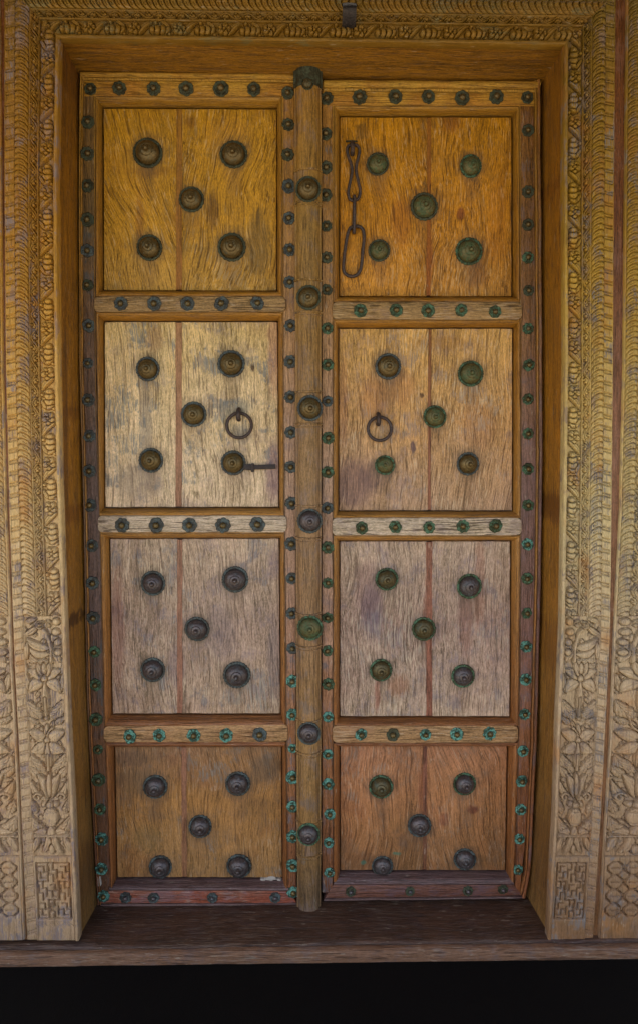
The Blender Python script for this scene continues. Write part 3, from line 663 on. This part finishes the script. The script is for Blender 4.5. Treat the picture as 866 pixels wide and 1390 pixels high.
loft('lintel_lining', [[a, d_, e_, e_+up, a+up], [b, c_, f_, f_+up, b+up]], M_lining_h, frame)
# hook on the lintel: bent iron strap
def pipe(name, pts, r, mat, parent, seg=10, closed=False, rx=None, **k):
    pts = [Vector(p) for p in pts]; rings = []; n = len(pts); up0 = None
    for i in range(n):
        if closed: t = pts[(i+1) % n]-pts[i-1]
        else: t = pts[min(i+1, n-1)]-pts[max(i-1, 0)]
        t.normalize()
        if up0 is None:
            up0 = t.orthogonal().normalized()
        up0 = (up0-t*up0.dot(t)).normalized(); s2 = t.cross(up0)
        rr = r if not callable(r) else r(i/(n-1))
        rings.append([pts[i]+up0*math.cos(2*math.pi*j/seg)*rr+s2*math.sin(2*math.pi*j/seg)*rr for j in range(seg)])
    v = [p for q in rings for p in q]; f = []
    m = n if closed else n-1
    for i in range(m):
        i2 = (i+1) % n
        # align the closing ring
        sh = 0
        if i2 == 0:
            sh = min(range(seg), key=lambda s_: (rings[0][s_]-rings[i][0]).length)
        for j in range(seg):
            f.append([i*seg+j, i*seg+(j+1) % seg, i2*seg+(j+1+sh) % seg, i2*seg+(j+sh) % seg])
    if not closed: f += [list(range(seg)), list(range((n-1)*seg, n*seg))]
    return mesh(name, v, f, mat, parent, smooth=True, **k)
hk = []
for t in np.linspace(0, 1, 12):
    an = math.pi*t
    hk.append((P(473, 22, DF).x, DF-.006-.030*math.sin(an), lerp(P(473, 4, DF-.01).z, P(473, 36, DF-.01).z, t)))
rr = []
for i, p in enumerate(hk):
    q = Vector(p); hw = .0165
    rr.append([q+Vector((-hw, -.003, 0)), q+Vector((-hw*.35, -.006, 0)), q+Vector((hw*.35, -.006, 0)), q+Vector((hw, -.003, 0)), q+Vector((hw, .004, 0)), q+Vector((-hw, .004, 0))])
loft('iron_strap', rr, IRON_B, frame, label='small black iron strap curling out from the lintel')

# ================================================================== THRESHOLD
th = thing('threshold', 'dark worn wooden threshold beam under the double door', 'threshold', (0, -.1, -.05))
xs = np.linspace(-1.0, 1.0, 60)
rr = []
for x in xs:
    wv = .0022*math.sin(x*5.1)+.0012*math.sin(x*17)
    prof = [(.25, .001), (.02, .0), (-.08, -.001+wv*.3), (-.150, -.002+wv), (-.1575, -.004+wv), (-.162, -.008+wv), (-.164, -.014+wv), (-.164, -.0400), (.25, -.0400)]
    rr.append([Vector((x, y+wv*.4*(y < -.1), z)) for y, z in prof])
loft('sill_board', rr, M_sill, th)
rr = []
for x in xs:
    wv = .0012*math.sin(x*4.1+1)+.0008*math.sin(x*23)
    prof = [(-.1655, -.008+wv), (-.1765, -.008+wv), (-.181, -.011+wv), (-.183, -.017+wv), (-.1835, -.0405), (-.1655, -.0405)]
    rr.append([Vector((x, y, z)) for y, z in prof])
loft('front_beam', rr, M_beam, th)

# ================================================================== DOOR LEAVES
YP, YF, YR = .022, 0.0, -.006     # panel, stile and rail faces
LE = [(97, 109), (250, 107.5), (500, 108.5), (700, 114), (930, 118), (1010, 121.5), (1100, 126), (1228, 133)]
RE = [(108, 733), (300, 735), (600, 736.5), (800, 734), (1000, 729), (1080, 725), (1180, 720.5), (1218, 713)]
L = thing('door_leaf', 'left door leaf, studded, with the rounded centre post and an iron latch bar', 'door', P(255, 1228, 0), 'leaves of the double door')
R = thing('door_leaf', 'right door leaf, studded, with an iron chain hanging on its top panel', 'door', P(575, 1221, 0), 'leaves of the double door')

def strip(name, lx, rx, y0, y1, Y, th_, mat, parent, n=14, **k):
    """vertical board between two measured edges"""
    ys = np.linspace(y0, y1, n)
    poly = [(float(lx(y)), y) for y in ys]+[(float(rx(y)), y) for y in ys[::-1]]
    return plate(name, poly, Y, th_, mat, parent, **k)
def fl(*pl): return lambda y: ln(pl, y)
# outer lines of the mouldings
l_band_r = fl((97, 130), (420, 130.5), (560, 132), (740, 138), (980, 143), (1228, 152))
l_in_l = fl((97, 383), (560, 384), (740, 386), (980, 388), (1228, 391))
r_in_r = fl((108, 453), (1221, 452.5))
r_out_l = fl((108, 703.8), (560, 705.6), (860, 704.8), (980, 703), (1221, 698))
# stiles
strip('stile', lambda y: ln(LE, y)+5, lambda y: l_band_r(y), 100, 1228, YF, .045, M_band, L)
strip('stile', l_in_l, lambda y: 402.5+0*y, 100, 1216, YF, .045, M_band_in, L)
strip('stile', lambda y: 437+0*y, r_in_r, 110, 1212, YF, .045, M_band_in, R)
strip('stile', r_out_l, lambda y: ln(RE, y)-9, 110, 1213, YF, .045, M_band_r, R)
# beads along the outer edges
def bead(name, cx, w, y0, y1, depth, mat, parent, n=80, Y=YF, prof=7):
    rr = []
    for y in np.linspace(y0, y1, n):
        c = P(float(cx(y)), y, Y); hw = w*.00203/2
        ring = [c+Vector((hw*math.cos(math.pi*j/prof), -depth*math.sin(math.pi*j/prof), 0)) for j in range(prof+1)]
        rr.append(ring+[c+Vector((-hw, .04, 0)), c+Vector((hw, .04, 0))])
    return loft(name, rr, mat, parent, angle=1.)
bead('edge_bead', lambda y: ln(LE, y)+1.2, 2.4, 98, 1228, .003, M_bead, L)
bead('edge_bead', lambda y: ln(LE, y)+3.8, 2.2, 98, 1228, .003, M_mould, L)
bead('edge_bead', lambda y: ln(RE, y)-7.2, 3.0, 110, 1214, .004, M_mould, R)
bead('edge_bead', lambda y: ln(RE, y)-3.2, 4.4, 109, 1218, .007, M_band_r, R)
# thin inner beads beside the stud bands
bead('inner_bead', lambda y: l_band_r(y)-1.2, 1.3, 131, 1200, .002, M_bead, L)
bead('inner_bead', lambda y: l_in_l(y)+1.0, 1.3, 131, 1200, .002, M_bead, L)
bead('inner_bead', lambda y: 401.3+0*y, 1.3, 112, 1214, .002, M_bead, L)
bead('inner_bead', lambda y: r_in_r(y)-1.0, 1.3, 143, 1196, .002, M_bead, R)
bead('inner_bead', lambda y: r_out_l(y)+1.0, 1.3, 143, 1196, .002, M_bead, R)
# top rails with cap moulding
plate('top_rail', [(114, 109), (255, 110), (401, 112), (401, 131), (255, 131), (114, 131)], YF-.001, .045, M_top, L)
plate('top_rail', [(438, 124), (725, 126), (725, 144), (438, 143.5)], YF-.001, .045, M_top, R)
def hbar(name, pts_top, pts_bot, Y0, bulge, mat, parent, seg=6, n=26, steps=None):
    """horizontal moulded bar between two lines (px), bulging towards the viewer"""
    rr = []
    for t in np.linspace(0, 1, n):
        a_ = P(lerp(pts_top[0][0], pts_top[1][0], t), lerp(pts_top[0][1], pts_top[1][1], t), Y0); b_ = P(lerp(pts_bot[0][0], pts_bot[1][0], t), lerp(pts_bot[0][1], pts_bot[1][1], t), Y0)
        ring = [a_.lerp(b_, j/seg)+Vector((0, -bulge*math.sin(math.pi*j/seg)**.7, 0)) for j in range(seg+1)]
        rr.append(ring+[b_+Vector((0, .035, 0)), a_+Vector((0, .035, 0))])
    return loft(name, rr, mat, parent, angle=1.)
hbar('cap_moulding', ((109, 97), (400, 100)), ((111, 105), (400, 108.5)), YF, .006, M_top, L)
hbar('cap_bead', ((111, 105.2), (400, 108.7)), ((112, 108.6), (400, 111.8)), YF, .003, M_bead, L)
hbar('cap_moulding', ((439, 108.5), (733, 110)), ((439, 119), (731, 121)), YF, .006, M_top, R)
hbar('cap_bead', ((439, 119.2), (730, 121.2)), ((439, 123.6), (729, 125.6)), YF, .003, M_bead, R)

# panels
def panel(leaf_, key, inner, outer, joint, jw, mats, filler=None):
    """inner: panel rectangle on YP (4 corners TL TR BR BL), outer: moulding outline on the face"""
    (xl0, yt, xr0, yt2), (xl1, yb, xr1, yb2) = inner
    m = M_panel[key]
    j0, j1 = joint
    plate('panel_board', [(xl0, yt), (j0-jw, lerp(yt, yt2, .4)), (j1-jw, lerp(yb, yb2, .4)), (xl1, yb)], YP, .014, m, leaf_, bevel=.003)
    plate('panel_board', [(j0+jw, lerp(yt, yt2, .45)), (xr0, yt2), (xr1, yb2), (j1+jw, lerp(yb, yb2, .45))], YP, .014, m, leaf_, bevel=.003)
    left_, right_ = [], []
    for q in np.linspace(0, 1, 17):
        yy = lerp(yt+1, yb-1, q); jx = lerp(j0, j1, q); left_.append((jx-jw-random.uniform(.0, 1.1), yy)); right_.append((jx+jw+random.uniform(.0, 1.3), yy))
    plate('joint_strip', right_+left_[::-1], YP-.0005, .012, filler or M_fill, leaf_, wob=0, bevel=.0004)
    IN = [Vector(P(*c_, YP+.006)) for c_ in ((xl0-1.2, yt-1.2), (xr0+1.2, yt2-1.2), (xr1+1.2, yb2+1.2), (xl1-1.2, yb+1.2))]
    OUT = [Vector(P(x, y, YF-.001)) for x, y in outer]
    for s in range(4):
        a0, a1, b0, b1 = IN[s], IN[(s+1) % 4], OUT[s], OUT[(s+1) % 4]
        prof = [(0, 0), (.04, .22), (.13, .32), (.19, .42), (.28, .72), (.42, .92), (.6, 1.05), (.76, 1.10), (.86, 1.06), (.88, .98), (1., .98)]
        rr = []
        for t in np.linspace(0, 1, 26):
            a_, b_ = a0.lerp(a1, t), b0.lerp(b1, t); ring = []
            for q, d in prof:
                p = a_.lerp(b_, q); p.y = lerp(a_.y, b_.y, d); ring.append(p)
            ring += [b_+Vector((0, .04, 0)), a_+Vector((0, .016, 0))]
            rr.append(ring)
        loft('panel_moulding', rr, mats[s % 2], leaf_, angle=.7)
mm = (M_mould_h, M_mould)
PL = [((141, 147, 375.5, 148), (141.5, 394, 375.5, 394.5)), ((142.5, 437, 376.5, 437), (143.5, 688.7, 378.5, 688)),
      ((150, 731.6, 379, 731), (153.5, 968.8, 380.5, 968.8)), ((156.5, 1013.5, 382, 1013.5), (160, 1191, 383, 1191.5))]
OL = [[(130, 131), (383, 131), (383, 402), (131, 402)], [(131, 423), (384, 423), (385.5, 700), (135.5, 700)],
      [(137, 722.5), (386, 722.5), (388, 986), (143, 986)], [(144, 1008), (388, 1008), (391, 1208), (151, 1208)]]
JL = [((244, 243.5), 3.4), ((243, 243), 3.6), ((244.5, 244.5), 3.0), ((250, 251), 2.8)]
PR = [((461.5, 158.7, 693.8, 159), (461, 402, 694, 402.4)), ((460, 446, 695, 446), (460.3, 693, 694.5, 693)),
      ((461.5, 734.7, 692, 734.7), (461.5, 972.5, 691, 972.5)), ((462, 1012, 687.5, 1012), (462, 1181.5, 685, 1181.5))]
OR = [[(453, 143.7), (703.8, 144.5), (704.5, 409.5), (453, 409.5)], [(453, 433.6), (705, 433.6), (706, 703), (452.5, 703)],
      [(453, 727), (705.5, 727), (703, 985.5), (453, 985.5)], [(453, 1008.8), (702.5, 1008.8), (697, 1199.5), (453, 1199.5)]]
JR = [((582, 581), 1.9), ((583, 582), 1.5), ((582, 582), 3.2), ((576.5, 576), 1.9)]
for i in range(4):
    panel(L, ('L', i+1), PL[i], OL[i], *JL[i], mm)
    panel(R, ('R', i+1), PR[i], OR[i], *JR[i], mm, M_fill_r)
# hidden core board that closes each leaf
plate('back_board', [(112, 103), (402, 103), (402, 1214), (135, 1226)], YP+.0165, .02, M_band, L)
plate('back_board', [(438, 113), (728, 113), (712, 1214), (438, 1214)], YP+.0165, .02, M_band, R)
# cross rails with rounded ends
def xrail(x0, x1, y0, y1, mat, parent, y0r=0, y1r=0):
    r = 6; poly = []
    for cx, cy, a0 in ((x1-r, y0+y0r+r, -90), (x1-r, y1+y1r-r, 0), (x0+r, y1-r, 90), (x0+r, y0+r, 180)):
        for k in range(4):
            an = math.radians(a0+30*k); poly.append((cx+r*math.cos(an), cy+r*math.sin(an)))
    return plate('cross_rail', poly, YR, .045, mat, parent, bevel=.003)
xrail(127.7, 388, 402, 423.5, M_cross[0], L, 0, -.5); xrail(133, 389.5, 700, 722.8, M_cross[1], L); xrail(141, 391, 986, 1008, M_cross[2], L, -2, -.5)
xrail(450.8, 708.5, 409.7, 433.7, M_cross[0], R); xrail(450.8, 707.5, 702.8, 727, M_cross[1], R); xrail(451.2, 703, 985.3, 1008.8, M_cross[2], R)
# bottom rails, mitred, with steps
plate('bottom_rail', [(148, 1209), (393, 1209.5), (403, 1226), (137, 1226.5)], YF-.001, .05, M_bot, L)
hbar('bottom_bead', ((138, 1226.6), (403, 1226)), ((136.5, 1230.5), (403, 1229.5)), YF, .004, M_mould_h, L)
hbar('bottom_step', ((149, 1204.5), (391, 1204.5)), ((148, 1208.8), (393, 1209)), YF-.002, .004, M_mould_h, L)
plate('bottom_rail', [(453, 1201.5), (697, 1201), (709, 1216), (440, 1219.5)], YF-.001, .05, M_bot_r, R)
hbar('bottom_bead', ((440, 1219.8), (709, 1216.5)), ((438.5, 1223), (712, 1220)), YF, .004, M_mould_h, R)
hbar('bottom_step', ((454, 1196.5), (696, 1196.5)), ((452, 1201), (698, 1200.5)), YF-.002, .004, M_mould_h, R)

# centre post (moulded half-round) carried by the left leaf
PXL, PXR = (lambda y: lerp(399.5, 403.5, (y-95)/1145)), (lambda y: lerp(436.5, 435.5, (y-95)/1145))
def post_ring(y, k=1., grow=0., cut=0.):
    a_, b_ = P(PXL(y), y, -.006), P(PXR(y), y, -.006); cx = (a_.x+b_.x)/2; hw = (b_.x-a_.x)/2*k+grow; z = a_.z
    pr = [(-1, .0), (-1, -.010), (-.985, -.014), (-.86, -.0155), (-.82, -.020), (-.74, -.026), (-.6, -.031), (-.42, -.0345), (-.2, -.0365), (0, -.037), (.2, -.0365), (.42, -.0345), (.6, -.031), (.74, -.026), (.82, -.020), (.86, -.0155), (.985, -.014), (1, -.010), (1, .0)]
    return [Vector((cx+hw*u, (d-grow if d < 0 else -.0005)*(k if d < 0 else 1), z)) for u, d in pr]
ys = list(np.linspace(95, 1226, 40))
rr = [post_ring(y) for y in ys]+[post_ring(1230), post_ring(1234, .97), post_ring(1237, .9), post_ring(1239.5, .72)]
post = loft('centre_post', rr, M_post, L, angle=.5)
POSTB = [(417.5, 112, 8), (418.3, 256, 16.5), (419, 403.5, 16), (421, 554, 16.8), (420.5, 707.5, 16.5), (421, 853, 17), (419.5, 996.5, 16), (418.8, 1134, 16)]
for i, (x, y, r) in enumerate(POSTB):
    if i == 0: rows = (97, 98, 121, 122)
    else: rows = (y-21, y-20, y+21, y+22)
    for (ya, yb, gr, nm) in (((rows[0], rows[3], .0022, 'collar'),) if i == 0 else ((y-20, y+20, .0012, 'collar'), (y-23, y-20.5, .0024, 'collar_ridge'), (y+20.5, y+23, .0024, 'collar_ridge'), (y+25, y+26.6, .0014, 'collar_ridge'))):
        loft(nm, [post_ring(q, 1., g_) for q, g_ in ((ya, .0003), (ya+.5, gr), (yb-.5, gr), (yb, .0003))], V_dark if i == 0 else M_post, post, angle=.5)

# ---- bosses and studs: one mesh of each kind, shared
def lathe(name, prof, seg, scal=None, capy=True):
    """profile of (radius, outward height); axis -Y"""
    v, f = [], []
    for i, (r, h) in enumerate(prof):
        for j in range(seg):
            a = 2*math.pi*j/seg
            k = 1.+(scal(a, i) if scal else 0)
            v.append((r*k*math.cos(a), -h, r*k*math.sin(a)))
    for i in range(len(prof)-1):
        for j in range(seg): f.append([i*seg+j, i*seg+(j+1) % seg, (i+1)*seg+(j+1) % seg, (i+1)*seg+j])
    f.append(list(range(seg))); f.append([(len(prof)-1)*seg+j for j in range(seg)])
    me = bpy.data.meshes.new(name); me.from_pydata(v, [], f)
    bm = bmesh.new(); bm.from_mesh(me); bmesh.ops.recalc_face_normals(bm, faces=bm.faces); bm.to_mesh(me); bm.free()
    me.polygons.foreach_set('use_smooth', [True]*len(me.polygons)); me.set_sharp_from_angle(angle=.7)
    return me
RB_ = .0335
dome = lathe('dome', [(.82, 0), (.82, .08), (.80, .14), (.79, .20), (.74, .30), (.64, .40), (.52, .475), (.42, .51), (.40, .50), (.38, .53), (.33, .56)], 32)
rim = [lathe('rim', [(.99, 0), (1., .05), (.97, .09), (.90, .105), (.84, .09), (.81, .06)], 96, lambda a, i, n_=n_: (.05 if i < 3 else .02)*abs(math.cos(a*n_/2))-.02) for n_ in (24, 18, 30)]
knob = lathe('knob', [(.20, .5), (.205, .60), (.17, .63), (.155, .68), (.16, .74), (.125, .80), (.07, .835), (.02, .845)], 18)
petal_f = lambda a, i: (.15*abs(math.cos(a*4))-.08) if i in (0, 1, 2, 3) else 0
washer = [lathe('stud', [(1., 0), (1.02, .12), (.94, .22), (.80, .24), (.66, .17), (.52, .19), (.46, .26), (.3, .28)], 48, pf) for pf in
          (petal_f, lambda a, i: (.10*abs(math.cos(a*3.5+.4))-.05) if i < 4 else 0, lambda a, i: (.12*abs(math.cos(a*3))-.06+.04*math.sin(a*2+1)) if i < 4 else 0)]
nail = lathe('nail_head', [(.42, .2), (.45, .36), (.40, .56), (.28, .70), (.12, .77), (.03, .78)], 14)
cache = {}
def shared(me, mat):
    k = (me.name, mat.name)
    if k not in cache:
        q = me.copy(); q.materials.clear(); q.materials.append(mat); cache[k] = q
    return cache[k]
def put(name, me, mat, parent, c, s, rot=(0, 0, 0), world_parent=None):
    o = bpy.data.objects.new(name, shared(me, mat)); COL.objects.link(o); o.parent = parent
    o.location = Vector(c)-WP[parent.name]; o.scale = s; o.rotation_euler = rot
    WP[o.name] = Vector(c); return o
def sub(name, me, mat, parent, rot=(0, 0, 0), off=(0, 0, 0)):
    o = bpy.data.objects.new(name, shared(me, mat)); COL.objects.link(o); o.parent = parent; o.rotation_euler = rot; o.location = off; return o
def boss(x, y, r, Y, parent, bm_, rm_):
    # the visible disc sits a little outward of its base because it stands proud
    c = P(x, y, Y-.006); c.y = Y
    s = r*.00203; pr_ = random.uniform(1.05, 1.3)
    o = put('boss', dome, bm_, parent, c, (s, s*pr_, s*random.uniform(.96, 1.03)), (random.uniform(-.05, .05), random.uniform(0, 6.28), random.uniform(-.05, .05)))
    sub('scalloped_rim', random.choice(rim), rm_, o, (0, random.uniform(0, 6), 0)); sub('knob', knob, bm_, o, off=(random.uniform(-.03, .03), 0, random.uniform(-.03, .03)))
def stud(x, y, Y, parent, rm_, s=9.6, nm_=None):
    c = P(x, y, Y-.003); c.y = Y; s = s*.00203*random.uniform(.9, 1.06)
    o = put('stud', random.choice(washer), rm_, parent, c, (s, s, s), (random.uniform(-.12, .12), random.uniform(0, 6.28), random.uniform(-.12, .12)))
    sub('nail_head', nail, nm_ or B_brown, o)

bmL = [(B_brown, V_dark), (B_brown, V_blue), (B_grey, V_blue), (B_grey, V_blue)]
for i in range(4):
    for x, y, r in BL[i]: boss(x, y, r, YP, L, *bmL[i])
    for j, (x, y, r) in enumerate(BR[i]):
        b_ = (B_green if i < 1 else B_brown, V_dark if i == 0 and j in (0, 2, 3) else V_green) if i < 2 else ((B_grey if j in (1, 4) else B_dark), V_green)
        if i == 1: b_ = (B_brown, V_blue) if j in (0, 4) else (B_green, V_green)
        if i == 3 and j in (2, 3, 4): b_ = (B_grey, V_blue)
        boss(x, y, r, YP, R, *b_)
for i, (x, y, r) in enumerate(POSTB):
    boss(x, y, r, -.0375, L, (B_dark, B_brown, B_brown, B_brown, B_grey, B_green, B_grey, B_grey)[i], (V_dark, V_dark, V_dark, V_blue, V_blue, V_green, V_blue, V_green)[i])

LO = [(122.9, 120.5), (119.7, 165.5), (119, 208.5), (119, 252), (119, 298), (119, 340), (119, 387), (120.8, 442), (119.7, 493), (120, 543), (121.5, 592), (121.5, 639.5), (122.5, 686), (125, 741), (126, 791.5), (126.7, 839), (128.4, 885), (130, 930), (130.5, 977), (133.4, 1018), (134, 1059), (136, 1099), (138.5, 1139.4), (138, 1180), (141, 1217)]
LI = [(390.8, 125.8), (391.3, 168.8), (390.6, 209.6), (392, 252.5), (392.6, 296), (393, 338.9), (393.4, 383), (394.6, 442), (394.2, 491), (394.4, 538.9), (394.9, 587), (395, 634), (396, 683.3), (395.8, 738.3), (396.2, 785.2), (396.2, 832.9), (397.2, 880.2), (397.2, 925), (397.2, 970.4), (397.6, 1016.5), (397.4, 1055.6), (397.4, 1095.3), (397.4, 1136), (397.6, 1175.4), (398, 1211.5)]
RI = [(443.7, 133.3), (442.2, 181.4), (442.5, 227.3), (442.2, 264.6), (443, 306.6), (443.5, 349.4), (443.7, 393), (444.4, 445.6), (444.9, 495), (444.9, 544.6), (445.5, 594.6), (445, 641), (444.4, 689.7), (444.9, 743.3), (444.9, 791.6), (444.9, 838.9), (444.5, 883.6), (445.5, 929), (445.3, 973.4), (444.9, 1024.3), (445.5, 1064.7), (447.7, 1105.7), (446.2, 1144.5), (447.3, 1185.1)]
RO = [(715.5, 132), (716.4, 176.6), (716.4, 260), (716.4, 304.8), (716.4, 349.5), (717, 394.3), (716.4, 446), (717.5, 495.5), (716.4, 541.7), (716.4, 588.6), (716.4, 636.6), (716.4, 686), (715.7, 739), (715.3, 785.6), (714.6, 832.5), (713.9, 877.9), (713, 922.7), (711.7, 970), (709.4, 1020), (707.8, 1060.9), (706.6, 1099.4), (704.6, 1139.4), (702.3, 1181)]
def pick(y, side):
    if side == 'L':
        return V_dark if y < 420 and random.random() < .8 else (V_turq if y > 1120 else (V_green if y > 870 else V_blue))
    if side == 'LI': return V_dark if y < 240 else (V_blue if y < 890 else V_turq)
    if side == 'RI': return V_dark if y < 420 else (V_blue if random.random() < .3 and y < 760 else (V_green if y < 960 else V_turq))
    return (V_dark if random.random() < .6 else V_green) if y < 400 else (V_green if y < 720 else (V_turq if random.random() < .75 or y > 900 else V_green))
for sname, lst, par in (('L', LO, L), ('LI', LI, L), ('RI', RI, R), ('RO', RO, R)):
    for x, y in lst: stud(x, y, YF, par, pick(y, sname), 6.6 if (sname == 'L' and 480 < y < 500 or 1010 < y < 1020) else (8.7 if sname[0] == 'L' else 7.9))
for x, y in [(162.3, 119.4), (209, 120), (253, 120), (300.2, 120), (344.9, 120.8)]: stud(x, y, YF-.001, L, V_dark, 9.6)
for x, y in [(488, 131.5), (536.3, 130.8), (581, 130.8), (626.9, 132.6), (673.4, 131)]: stud(x, y, YF-.001, R, V_dark, 9.6)
for x, y in [(164.4, 412), (209.8, 412), (254.8, 412), (301, 412), (349.4, 411.4)]: stud(x, y, YR, L, V_blue, 9.4)
for x, y in [(489, 421.5), (537.4, 421), (580.7, 421.5), (625.8, 420.8), (671.6, 423)]: stud(x, y, YR, R, V_green, 8.6)
for x, y in [(166.2, 713), (212.6, 713), (257.6, 713), (303, 713), (349.7, 712)]: stud(x, y, YR, L, V_blue, 9.6)
for x, y in [(490.9, 716.7), (536.3, 715.3), (582, 716), (628, 714.6), (672.3, 713.9)]: stud(x, y, YR, R, V_green, 8.8)
for i, (x, y) in enumerate([(176.6, 1000), (216.6, 998.5), (263.3, 998.5), (307.3, 998.5), (352.8, 997.3)]): stud(x, y, YR, L, V_blue if i == 4 else V_turq, 9.2)
for i, (x, y) in enumerate([(489.9, 997.3), (533, 997.7), (577, 997.7), (619.5, 996.9), (664.2, 996)]): stud(x, y, YR, R, V_dark if i == 1 else V_turq, 8.6)
for x, y in [(170.7, 1219), (208.8, 1219.3), (288.5, 1219.3), (373.7, 1219)]: stud(x, y, YF-.001, L, V_blue, 7.6, B_grey)
for x, y in [(475.8, 1210.8), (556.2, 1210.5), (634.8, 1210), (682.3, 1208)]: stud(x, y, YF-.001, R, V_dark, 7.2, B_grey)

# ---- ring pulls
def ring_pull(x, y, R_, sx, sy_, parent):
    c = P(x, y, YP-.012); Rm = R_*.002; n = 30
    pts = [c+Vector((Rm*math.cos(2*math.pi*i/n), .004*math.sin(2*math.pi*i/n), Rm*math.sin(2*math.pi*i/n))) for i in range(n)]
    rp = pipe('ring_pull', pts, .0046, IRON, parent, seg=10, closed=True)
    s = P(sx, sy_, YP-.014)
    arc = [Vector((s.x, YP+.004, s.z+.016)), Vector((s.x, YP-.010, s.z+.014)), Vector((s.x, YP-.020, s.z+.006)), Vector((s.x, YP-.022, s.z-.004)), Vector((s.x, YP-.016, s.z-.012)), Vector((s.x, YP-.006, s.z-.013)), Vector((s.x, YP+.004, s.z-.010))]
    pipe('staple', arc, .0062, IRON, rp, seg=10)
ring_pull(325, 577.5, 17, 324, 563, L); ring_pull(515, 582, 16.2, 513.5, 569.5, R)
# ---- latch bar
lb = plate('latch_bar', [(331, 630.5), (344, 630), (344.5, 631.5), (374, 630.5), (374.5, 636.5), (345, 637.5), (344, 639), (331, 637.5)], YP-.010, .008, IRON_B, L, wob=0, bevel=.0012)
plate('latch_keeper', [(341, 629), (345, 629), (345, 641), (341, 641)], YP-.013, .014, IRON_B, lb, wob=0, bevel=.001)
# ---- chain
st = P(478, 203, YP-.012)
chain = pipe('chain_staple', [Vector((st.x, YP+.004, st.z+.020)), Vector((st.x, YP-.012, st.z+.018)), Vector((st.x, YP-.022, st.z+.008)), Vector((st.x, YP-.022, st.z-.003)), Vector((st.x, YP-.012, st.z-.010)), Vector((st.x, YP+.004, st.z-.008))], .0058, IRON, R, label='iron chain staple')
pipe('staple_pin', [P(469, 192, YP-.004), P(478, 191.2, YP-.006), P(484, 192, YP-.004)], .0022, V_dark, chain, seg=8)
def link_px(ptsL, Y, r, parent, yo=None):
    # smooth closed curve through measured points
    n = len(ptsL); out = []
    for i in range(n):
        p0, p1, p2, p3 = [np.array(ptsL[(i+k-1) % n], float) for k in range(4)]
        for t in np.linspace(0, 1, 6, endpoint=False):
            q = .5*((2*p1)+(-p0+p2)*t+(2*p0-5*p1+4*p2-p3)*t*t+(-p0+3*p1-3*p2+p3)*t**3)
            out.append(P(q[0], q[1], Y if yo is None else Y+yo(q[1])))
    return pipe('chain_link', out, r, IRON, parent, seg=10, closed=True)
link_px([(478, 196.5), (485, 198), (487.6, 206), (484, 222), (483.2, 232), (486, 246), (488.6, 258), (487, 268), (481, 272), (474.5, 270), (472.6, 260), (475, 247), (477.6, 233), (476, 222), (471.4, 208), (472, 199)], YP-.012, .0042, chain)
# edge-on link: loop lying in the depth direction
zt, zb = P(480.5, 266, YP-.012).z, P(480.5, 316, YP-.012).z; xx, xx2 = P(480.8, 266, YP-.012).x, P(480.2, 316, YP-.012).x
lp = []
for i in range(28):
    a_ = 2*math.pi*i/28; hz = (zt-zb)/2; sa = math.sin(a_); ca = math.cos(a_)
    lp.append(Vector((lerp(xx2, xx, (sa+1)/2), YP-.013+.009*(abs(ca)**.6)*(1 if ca > 0 else -1), (zt+zb)/2+hz*sa)))
pipe('chain_link', lp, .0044, IRON, chain, seg=10, closed=True)
link_px([(484, 307), (491, 310), (494, 320), (492, 342), (489.5, 364), (484, 373), (475, 375), (467.5, 370), (466, 360), (468, 340), (471.5, 318), (476, 309)], YP-.010, .0046, chain)

# ---- small chips of pale mortar caught on the bottom mouldings
def chip(x, y, w, h, Y, n=13, name='mortar_chip', parent=L):
    ring = []
    for i in range(n):
        a_ = 2*math.pi*i/n; k = random.uniform(.65, 1.1); ring.append((x+w*k*math.cos(a_), y+h*k*math.sin(a_)))
    return plate(name, ring, Y, .02, M_chip, parent, bevel=.0015)
M_chip = simple('pale_mortar', (168, 158, 146), sc=60, var=.4)
chip(368, 1193, 9, 3.2, YP-.002); chip(357, 1194.5, 4, 1.3, YP-.003); chip(379, 1195, 3, 1.2, YP-.003); chip(135, 1197, 3.6, 8, YF-.002)
